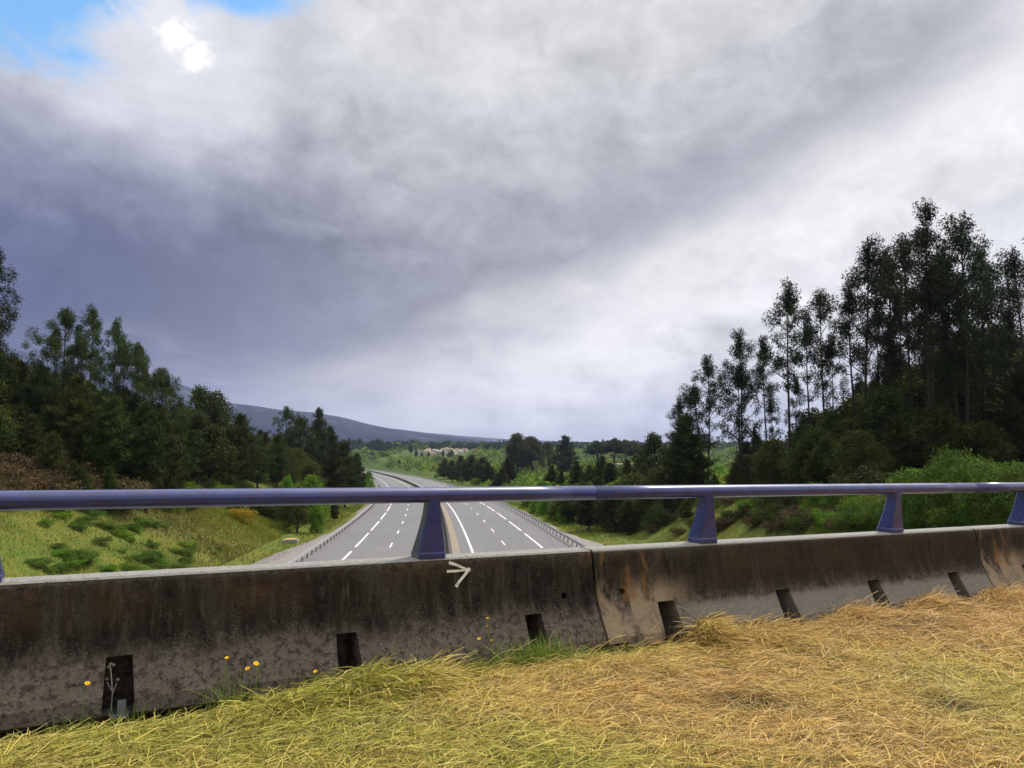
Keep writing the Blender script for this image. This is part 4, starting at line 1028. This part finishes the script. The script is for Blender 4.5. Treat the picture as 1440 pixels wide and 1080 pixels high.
for (px, py, Y, w, lb) in ((318, 683, 68, 1.5, 'yellow flowering gorse bush showing over the railing on the left bank'), (345, 710, 64, 1.2, 'smaller yellow gorse bush just under the railing on the left bank')):
    x, Y = stand_for(px, py, 1.9, 21, 50); bush(GRS, 0, x, Y, 1.9, w, 'gorse_bush', lb)
G = 'low green bushes on the grassy left bank'
CL = [(rr.uniform(40, 300), rr.uniform(742, 808)) for _ in range(9)]
for j in range(72):
    c_ = rr.choice(CL); px = rr.gauss(c_[0], 26); x, Y = ground_hit(px, min(814, rr.gauss(c_[1], 9))); s = x - float(road_x(Y))
    if s > -19.5: continue
    bush(BSHN if j % 2 else BSH, j, x, Y, rr.uniform(.22, .62), rr.uniform(1.2, 3.0), 'shrub', 'low light green bush on the grassy left bank', G)

# rough grass on the banks (nobody could count it)
def bank_grass():
    r = np.random.default_rng(77); P = []
    def area(k, y0, y1, s0, s1):
        y = y0 + (y1 - y0) * r.uniform(0, 1, k); s = r.uniform(s0, s1, k); P.append((road_x(y) + s, y))
    area(8000, 30, 240, -18.6, -15.2); area(8000, 30, 240, 15.5, 19); area(230000, 34, 110, -62, -19.2); area(26000, 28, 110, 20, 60); area(26000, 110, 260, -34, -19); area(26000, 110, 260, 19, 50); area(16000, 12, 30, 8, 45)
    x = np.concatenate([p[0] for p in P]); y = np.concatenate([p[1] for p in P]); z = terrain_z(x, y) - .03; k = len(x)
    keep = fnoise(x, y, .35, 61, 3) + r.normal(0, .4, k) > -.45; x, y, z = x[keep], y[keep], z[keep]; k = len(x)
    th = r.uniform(0, 6.28, k); fr = np.clip(y / 60, .6, 3); H = r.uniform(.10, .34, k) * (1 + .5 * fnoise(x, y, .5, 62, 2)) * np.clip(fr, .8, 1.6); w = r.uniform(.012, .042, k) * fr; lx, ly = r.normal(0, .3, k) * H, r.normal(0, .3, k) * H
    dx, dy = np.cos(th) * w, np.sin(th) * w
    V = np.stack([np.stack([x - dx, y - dy, z], -1), np.stack([x + dx, y + dy, z], -1), np.stack([x + lx, y + ly, z + H], -1)], 1).reshape(-1, 3)
    f = np.clip(.5 + .55 * fnoise(x, y, .16, 63, 3) + r.normal(0, .2, k), 0, 1)[:, None]; f2 = (fnoise(x, y, .07, 64, 2) + r.normal(0, .35, k) > .75)[:, None]
    c = np.array([.24, .23, .035]) * (1 - f) + np.array([.11, .20, .022]) * f; c = np.where(f2, np.array([.17, .115, .045]), c) * r.uniform(.6, 1.3, (k, 1))
    o = link('grass', mesh_np('grass', V, np.arange(3 * k).reshape(-1, 3), M_TINT, False, np.repeat(c, 3, 0))); tag(o, 'rough yellow green grass covering the banks of the motorway cutting', 'grass', kind='stuff')
bank_grass()

# ---- the valley: first the trees one can tell apart
rr.seed(88); G = 'dark pines in the valley scrub'
for (px, py, Y, w) in [(624, 646, 400, 1.6), (636, 648, 372, 1.7), (650, 642, 350, 1.6), (663, 641, 330, 1.7), (678, 644, 312, 1.7), (688, 652, 300, 1.6), (716, 646, 238, 1.3), (707, 660, 232, 1.5), (698, 666, 250, 1.3), (775, 656, 178, 1.1), (790, 662, 170, 1.2), (812, 650, 165, 1.1), (828, 655, 160, 1.2), (845, 643, 158, 1.2), (858, 652, 150, 1.2), (883, 648, 146, 1.1), (905, 652, 140, 1.1), (562, 648, 780, 1.8), (895, 660, 132, 1.2), (930, 668, 120, 1.3), (950, 664, 118, 1.2), (985, 655, 110, 1.1), (1004, 668, 106, 1.2)]:
    hold(px, py, Y, PIN, rr.randrange(5), 'pine_tree', 'dark pine standing in the light green scrub right of the motorway', 'tree', G, w)
G2 = 'dark trees along the right verge below the wood'
for (px, py, Y, w) in [(790, 694, 118, 1.5), (806, 684, 112, 1.4), (822, 676, 116, 1.4), (840, 672, 108, 1.5), (858, 680, 104, 1.4), (876, 668, 110, 1.4), (895, 662, 102, 1.5), (915, 660, 106, 1.4), (935, 652, 100, 1.5), (955, 660, 98, 1.4), (975, 665, 96, 1.4), (1000, 672, 92, 1.4), (828, 690, 100, 1.5), (865, 688, 97, 1.5), (905, 690, 95, 1.5), (942, 692, 90, 1.5), (885, 705, 93, 1.4), (925, 708, 89, 1.4), (965, 700, 86, 1.4)]:
    hold(px, py, Y, OAK if rr.random() < .7 else PIN, rr.randrange(4), 'roadside_tree', 'dark low tree along the right verge below the railing', 'tree', G2, w)
for (px, py, Y, w) in [(742, 690, 150, 1.5), (756, 700, 135, 1.5), (770, 694, 130, 1.5), (782, 706, 118, 1.5), (800, 702, 114, 1.3), (765, 676, 160, 1.5)]:
    hold(px, py, Y, SPR, rr.randrange(3), 'young_tree', 'bright green bushy tree close to the right guard rail below the railing', 'tree', 'green trees by the right guard rail', w)
G3 = 'bright green trees of the valley scrub'
def free(x, y, m=17): return abs(x - float(road_x(y))) > m
n = 0
for j in range(400):
    Y = 100 * (4.6 ** rr.random()); px = rr.uniform(480, 1010); x = (px - 720) / FPX * Y; s = x - float(road_x(Y))
    if abs(s) < 21 or (s < 0 and Y < 330): continue
    H = rr.uniform(2.5, 6.0) if Y > 130 else rr.uniform(2, 3.6)
    if s < 40: H *= .7
    plant(SPR, rr.randrange(3), x, Y, H, 'young_tree', 'light green bushy tree of the scrub filling the valley', 'tree', G3, rr.uniform(1.1, 1.6)); n += 1
    if n >= 190: break
# landmark trees on the skyline
hold(729, 607, 470, BIG, 0, 'broadleaf_tree', 'large dark round tree on the skyline right of the village, left of a pair', 'tree', None, 1.0)
hold(748, 611, 475, BIG, 1, 'broadleaf_tree', 'large dark tree with lower crown on the skyline, right of a pair', 'tree', None, 1.0)
hold(793, 614, 450, PIN, 3, 'conifer_tree', 'dark ragged conifer on the skyline between the round pair and the right wood', 'tree', None, 1.3)
hold(770, 620, 520, OAK, 0, 'broadleaf_tree', 'small dark tree left of the ragged conifer on the skyline', 'tree', None, 1.0)
G4 = 'flat topped pines on the right skyline'
for (px, py, Y, w) in [(866, 614, 480, 1.0), (880, 616, 490, 1.0), (838, 619, 520, 1.1), (895, 622, 500, 1.0)]:
    hold(px, py, Y, UMB, 0, 'umbrella_pine', 'flat topped pine on the skyline left of the right-hand wood', 'tree', G4, w)
G5 = 'dark trees on the far side of the valley'
for j in range(60):
    px = 470 + 470 * (j + rr.uniform(0, 1)) / 60; Y = rr.uniform(1150, 1500)
    top = rr.uniform(616, 626) if px < 700 else rr.uniform(621, 630); x = (px - 720) / FPX * Y; H = min(26, max(7, ztop(top, Y) - T(x, Y)))
    if 585 < px < 668:
        if rr.random() < .4: continue
        Y = rr.uniform(1000, 1075); x = (px - 720) / FPX * Y; H = rr.uniform(6, 10)
    plant(rr.choice([OAK, PIN]), rr.randrange(5), x, Y, H, 'distant_tree', 'dark distant tree on the far side of the valley', 'tree', G5, rr.uniform(1.0, 1.5))

def woodland():
    """the far wood and scrub, reading as one mass: leaf clumps over the valley floor"""
    r = np.random.default_rng(99); X, Y, H, D = [], [], [], []
    def scatter(k, y0, y1, hx, h0, h1, dark, pw=1.0):
        y = y0 * (y1 / y0) ** (r.uniform(0, 1, k) ** pw); x = r.uniform(-hx, hx, k) * y + road_x(np.clip(y, 0, 900)) * 0; s = x - road_x(y)
        m = (np.abs(s) > 24) & ~((s < 24) & (y < 320)) | (y > 1000); x, y = x[m], y[m]; X.append(x); Y.append(y); H.append(r.uniform(h0, h1, len(x))); D.append(np.clip(r.normal(dark, .25, len(x)), 0, 1))
    scatter(4200, 110, 480, .72, 1.6, 3.8, .12); scatter(5200, 480, 1000, .8, 3, 7, .22); scatter(3400, 1000, 1250, .9, 4, 8, .25); scatter(1800, 1250, 1400, .9, 7, 12, .85); scatter(4200, 1400, 3200, .95, 9, 17, .95)
    x, y, h, dk = map(np.concatenate, (X, Y, H, D)); z = terrain_z(x, y); pt = np.clip(fnoise(x, y, .012, 71, 3), -1, 1)
    dk = np.clip(dk + np.where(y < 1000, (pt > .45) * .45, 0) + np.interp(y, [300, 900, 1100], [0, .1, 0]), 0, 1)
    # open plot for the village
    v = (y > 1000) & (y < 1330) & (x > -165) & (x < -55); h = np.where(v, h * .25, h); dk = np.where(v, .3, dk)
    V, C = [], []
    for i, (xx, yy, zz, hh, d) in enumerate(zip(x, y, z, h, dk)):
        k = 34 if yy < 480 else (26 if yy < 1000 else 16); w = hh * r.uniform(.55, .95); dr = rand_dirs(r, k); dr[:, 2] = np.abs(dr[:, 2]) * 1.0; q = r.uniform(.55, 1, (k, 1))
        p = np.array([xx, yy, zz + hh * .25]) + dr * q * np.array([w, w, hh * .75]); sz = hh * (.13 if yy < 1000 else .22) * r.uniform(.7, 1.4, (k, 1))
        a = rand_dirs(r, k); b = np.cross(a, rand_dirs(r, k)); b /= np.linalg.norm(b, axis=1, keepdims=True)
        V.append(np.stack([p - a * sz, p - b * sz, p + a * sz, p + b * sz], 1)); t = r.uniform(.65, 1.3)
        c = (np.array([.165, .275, .030]) * (1 - d) + np.array([.020, .034, .014]) * d) * t + np.array([r.uniform(0, .05), 0, 0]) * (1 - d); C.append(np.repeat(c[None, :] * r.uniform(.75, 1.2, (k, 1)), 4, 0))
    V = np.concatenate(V).reshape(-1, 3); C = np.concatenate(C).reshape(-1, 3)
    o = link('woodland', mesh_np('woodland', V, np.arange(len(V)).reshape(-1, 4), M_TINT, False, C)); tag(o, 'green scrub and far dark wood filling the valley to the foot of the hills', 'woodland', kind='stuff')
woodland()

# ---- village houses and the long white building
M_WALLS = [mat('house render %s' % n_, lambda g, c=c: g.mix(g.noise(g.pos, .5, 4), tuple(.85 * q for q in c), c), .9) for n_, c in (('white', (.78, .76, .72)), ('cream', (.68, .62, .48)), ('grey', (.45, .44, .43)))]
M_ROOFS = [mat('roof tiles %s' % n_, lambda g, c=c: g.mix(g.noise(g.pos, 1.2, 4), tuple(.7 * q for q in c), c), .9) for n_, c in (('terracotta', (.36, .19, .12)), ('brown', (.24, .15, .11)), ('pale', (.50, .42, .33)))]
M_PANE = mat('dark window glass', lambda g: (.03, .035, .045), .15, .5)
rr.seed(17)
def house(px, Y, wd, dp, ht, label, wm, rm, cat='house', name='house', flat=False, group=None, lift=0.0):
    x = (px - 720) / FPX * Y; g = T(x, Y); root = empty(name, (x, Y, g + lift), rr.uniform(-.5, .5)); tag(root, label, cat, group)
    b = MB(); b.box((0, 0, ht / 2 - 2), (wd / 2, dp / 2, ht / 2 + 2)); b.obj('wall', wm, root, origin=(0, 0, 0))
    b = MB(); e = .5; rh = wd * .16 if not flat else .8
    if flat: b.box((0, 0, ht + .4), (wd / 2 + .3, dp / 2 + .3, .4))
    else: b.add([(-wd / 2 - e, -dp / 2 - e, ht - .1), (wd / 2 + e, -dp / 2 - e, ht - .1), (wd / 2 + e, dp / 2 + e, ht - .1), (-wd / 2 - e, dp / 2 + e, ht - .1), (-wd / 2 + wd * .2, 0, ht + rh), (wd / 2 - wd * .2, 0, ht + rh)], [(0, 1, 5, 4), (2, 3, 4, 5), (1, 2, 5), (3, 0, 4), (3, 2, 1, 0)])
    b.obj('roof', rm, root, origin=(0, 0, 0))
    nw = max(2, int(wd / 4)); me = None
    for fl in range(max(1, int(ht / 3))):
        for i in range(nw):
            if me is None: b = MB(); b.box((0, 0, 0), (.7, .06, .75)); me = b.mesh('window', M_PANE)
            link('window', me, root, (-wd / 2 + wd * (i + .5) / nw, -dp / 2 - .03, 1.7 + fl * 3))
hl = ['white village house with brown tiled roof', 'cream village house with terracotta roof', 'grey village house with pale roof']
for j, (px, Y, wd, ht, w_, r_, lf) in enumerate([(588, 1090, 8, 6, 0, 1, 5), (600, 1150, 7, 6, 1, 2, 8), (607, 1080, 9, 5, 1, 0, 5), (612, 1190, 7, 6, 0, 2, 9), (618, 1120, 8, 6, 2, 2, 7), (624, 1200, 9, 7, 0, 0, 10), (629, 1100, 8, 5, 0, 1, 6), (634, 1240, 7, 6, 1, 0, 12), (638, 1130, 9, 6, 1, 2, 7), (643, 1210, 8, 6, 0, 0, 11), (648, 1160, 7, 6, 0, 2, 8), (654, 1220, 8, 6, 1, 1, 10), (668, 1180, 7, 6, 2, 0, 8), (603, 1230, 6, 6, 0, 0, 11), (629, 1270, 6, 6, 0, 2, 13)]):
    house(px, Y, wd, 8, ht * .75, hl[0] if (w_, r_) == (0, 1) else 'small %s village house with %s roof among the far trees' % (['white', 'cream', 'grey'][w_], ['terracotta', 'brown', 'pale'][r_]), M_WALLS[w_], M_ROOFS[r_], group='village houses on the far side of the valley', lift=0)
house(900, 560, 46, 14, 5, 'long low white building behind the green scrub left of the right wood', M_WALLS[0], M_ROOFS[2], 'building', 'farm_building', True)
house(870, 600, 14, 9, 4.5, 'small white shed left of the long low white building', M_WALLS[0], M_ROOFS[2], 'building', 'shed', True)

# ---- far hills: ridges with real depth
def ridge(name, pts, y0, depth, seed):
    xs = np.linspace(pts[0][0], pts[-1][0], 260); k = 60
    X, V = [], []
    for j in range(k):
        f = j / (k - 1); Yv = y0 + depth * f; hprof = math.sin(min(1, f / .6) * math.pi / 2) ** 1.1 if f < .6 else math.cos((f - .6) / .4 * math.pi / 2)
        yc = y0 + depth * .6; hx = np.interp(xs, [p[0] for p in pts], [p[1] for p in pts]); X_ = (xs - 720) / FPX * yc
        H = np.clip((625 - hx) / FPX * yc, 0, None) + 12; nz = fnoise(X_, np.full_like(X_, Yv), .0022, seed, 5) * 16 * hprof * np.clip(H / 200, .15, 1)
        spur = .10 * fnoise(X_, np.full_like(X_, Yv * .3), .004, seed + 1, 3) * (1 - abs(2 * f - .6)) * H
        V.append(np.stack([X_, np.full_like(X_, Yv), -12 + H * hprof + nz + spur * hprof * (1 - hprof) * 3], -1))
    V = np.stack(V).reshape(-1, 3); nc = len(xs); i = np.arange(k - 1)[:, None] * nc + np.arange(nc - 1)[None, :]
    o = link(name, mesh_np(name, V, np.stack([i, i + 1, i + 1 + nc, i + nc], -1).reshape(-1, 4), M_HILL, True)); tag(o, kind='structure')
ridge('hills', [(-500, 470), (0, 490), (150, 520), (225, 536), (250, 539), (268, 548), (290, 560), (330, 567), (360, 570), (400, 577), (440, 580), (480, 587), (520, 597), (560, 604), (620, 612), (700, 622), (800, 630)], 3000, 3200, 5)
ridge('hills', [(-400, 560), (300, 585), (420, 592), (560, 603), (600, 608), (660, 614), (720, 618), (800, 621), (900, 623), (1000, 622), (1300, 620), (1800, 612)], 7200, 2600, 8)

# ---- the air
def haze():
    m = bpy.data.materials.new('haze air'); m.use_nodes = True; g = NT(m.node_tree); g.n.clear(); o = g.n.new('ShaderNodeOutputMaterial'); v = g.n.new('ShaderNodeVolumePrincipled')
    v.inputs['Color'].default_value = (.50, .60, .98, 1); v.inputs['Density'].default_value = HAZE; v.inputs['Anisotropy'].default_value = .2; g.l.new(v.outputs[0], o.inputs['Volume'])
    b = MB(); b.box((0, 4900, 190), (11000, 5500, 310)); ob = b.obj('haze', m); recalc(ob.data); tag(ob, kind='stuff', label='thin blue haze over the valley and the far hills', cat='haze')
HAZE = 7e-5
if HAZE > 0: haze()

# ---- labels: where a shared label can be told apart by place and size, say so
SHORT = {'brown scrub bush on the slope below the right wood': 'brown scrub bush below the right wood', 'dark green bush on the slope below the right wood': 'dark green bush below the right wood', 'fresh green bush on the slope below the right wood': 'fresh green bush below the right wood', 'dark low tree along the right verge below the railing': 'dark low tree by the right verge', 'dark pine packed in the wood on the left hillside': 'dark pine of the left hillside wood', 'dark leafy tree packed in the wood on the left hillside': 'dark leafy tree of the left hillside wood',
 'dark pine of the dense undergrowth in the right-hand wood': 'dark pine of the right wood undergrowth', 'dark leafy tree of the dense undergrowth in the right-hand wood': 'dark leafy tree of the right wood undergrowth',
 'slender dark eucalyptus standing within the right-hand wood': 'slender dark eucalyptus within the right wood', 'light green bushy tree of the scrub filling the valley': 'light green bushy tree of the valley scrub',
 'dark pine standing in the light green scrub right of the motorway': 'dark pine in the light green valley scrub', 'brown dry scrub bush on the top of the left bank': 'brown dry scrub bush on the left bank',
 'dark green bush between the brown scrub and the left wood': 'dark green bush below the left wood', 'lighter green bush between the brown scrub and the left wood': 'lighter green bush below the left wood',
 'bright green leafy shrub crowding behind the railing on the right': 'bright green leafy shrub behind the railing', 'dark distant tree on the far side of the valley': 'dark distant tree across the valley'}
def relabel(base, zones, cuts):
    obs = [o for o in SC.objects if o.get('label') == base]
    if not obs: return
    hs = sorted((o.scale[2] for o in obs)); 
    for o in obs:
        d = o.location - CAM; px = 720 + FPX * d.x / max(d.y, .1); z = zones[-1][1]
        for lim, nm in zones:
            if px < lim: z = nm; break
        k = hs.index(o.scale[2]) / max(1, len(hs) - 1); word = cuts[0] if k < .34 else (cuts[1] if k < .67 else cuts[2])
        o['label'] = word + ' ' + SHORT.get(base, base) + ' ' + z
ZL = [(60, 'at its left end'), (150, 'under the tall eucalyptus'), (250, 'right of the tall eucalyptus'), (350, 'below the blue ridge'), (430, 'near the pointed conifer'), (9999, 'at its road end')]
ZR = [(1100, 'at its left end'), (1180, 'under the lone slim eucalyptus'), (1270, 'under the bushy hanging crown'), (1340, 'under the highest eucalyptus'), (1420, 'right of the highest eucalyptus'), (99999, 'at its right end')]
ZV = [(560, 'by the motorway bend'), (640, 'above the leftmost full railing post'), (720, 'right of the motorway'), (800, 'left of the barrier joint'), (880, 'right of the barrier joint'), (99999, 'near the right wood')]
S3 = ('small', 'middling', 'tall')
relabel('dark pine packed in the wood on the left hillside', ZL, S3); relabel('dark leafy tree packed in the wood on the left hillside', ZL, S3)
relabel('dark pine of the dense undergrowth in the right-hand wood', ZR, S3); relabel('dark leafy tree of the dense undergrowth in the right-hand wood', ZR, S3)
relabel('slender dark eucalyptus standing within the right-hand wood', ZR, S3)
relabel('light green bushy tree of the scrub filling the valley', ZV, S3); relabel('dark pine standing in the light green scrub right of the motorway', ZV, S3)
relabel('dark low tree along the right verge below the railing', ZV, S3)
ZB = [(0, 'by the left edge'), (60, 'left of the bushy middle'), (120, 'in the middle of the scrub'), (99999, 'at its right end')]
relabel('brown dry scrub bush on the top of the left bank', ZB, S3)
ZG = [(180, 'near the brown scrub'), (260, 'left of the gorse'), (330, 'by the gorse'), (99999, 'by the lime green tree')]
relabel('dark green bush between the brown scrub and the left wood', ZG, S3); relabel('lighter green bush between the brown scrub and the left wood', ZG, S3)
ZH = [(90, 'at its left end'), (180, 'left of its middle'), (280, 'right of its middle'), (99999, 'towards the road')]
relabel('low light green bush on the grassy left bank', ZH, ('small', 'middling', 'broad'))
ZS = [(1255, 'left of the fourth post'), (1330, 'just right of the fourth post'), (1400, 'midway between the last two posts'), (99999, 'by the last post')]
relabel('bright green leafy shrub crowding behind the railing on the right', ZS, S3)
ZT = [(940, 'left of the third post'), (1080, 'near the third post'), (1180, 'between the third and fourth posts'), (99999, 'near the fourth post')]
for b_ in ('brown scrub bush on the slope below the right wood', 'dark green bush on the slope below the right wood', 'fresh green bush on the slope below the right wood', 'brown scrub bush under the right-hand wood', 'dark green bush under the right-hand wood', 'mid green bush under the right-hand wood'): relabel(b_, ZT, S3)
ZF = [(560, 'left of the village'), (700, 'beside the village'), (800, 'below the big round pair'), (99999, 'left of the right wood')]
relabel('dark distant tree on the far side of the valley', ZF, ('low', 'middling', 'high'))

from collections import defaultdict
_by = defaultdict(list)
for o in list(SC.objects):
    if o.get('label') and o.get('group') and o.parent is None: _by[o['label']].append(o)
for lb, L in _by.items():
    if len(L) < 2: continue
    L.sort(key=lambda o: o.location.y); n_ = len(L)
    for k_, o in enumerate(L):
        w_ = ['nearest the bridge', 'farthest back'] if n_ == 2 else ['nearest the bridge', 'second from the bridge', 'farthest back'] if n_ == 3 else None
        if w_ is None: w_ = ['nearest the bridge', 'second from the bridge'] + ['halfway back'] * (n_ - 4) + ['second from the back', 'farthest back']
        new = lb + ', ' + w_[k_]
        if len(new.split()) > 16: new = new.replace(' of the left hillside wood', ', left wood').replace(' of the right wood undergrowth', ', right wood').replace(' behind the railing', '')
        if len(new.split()) <= 16: o['label'] = new
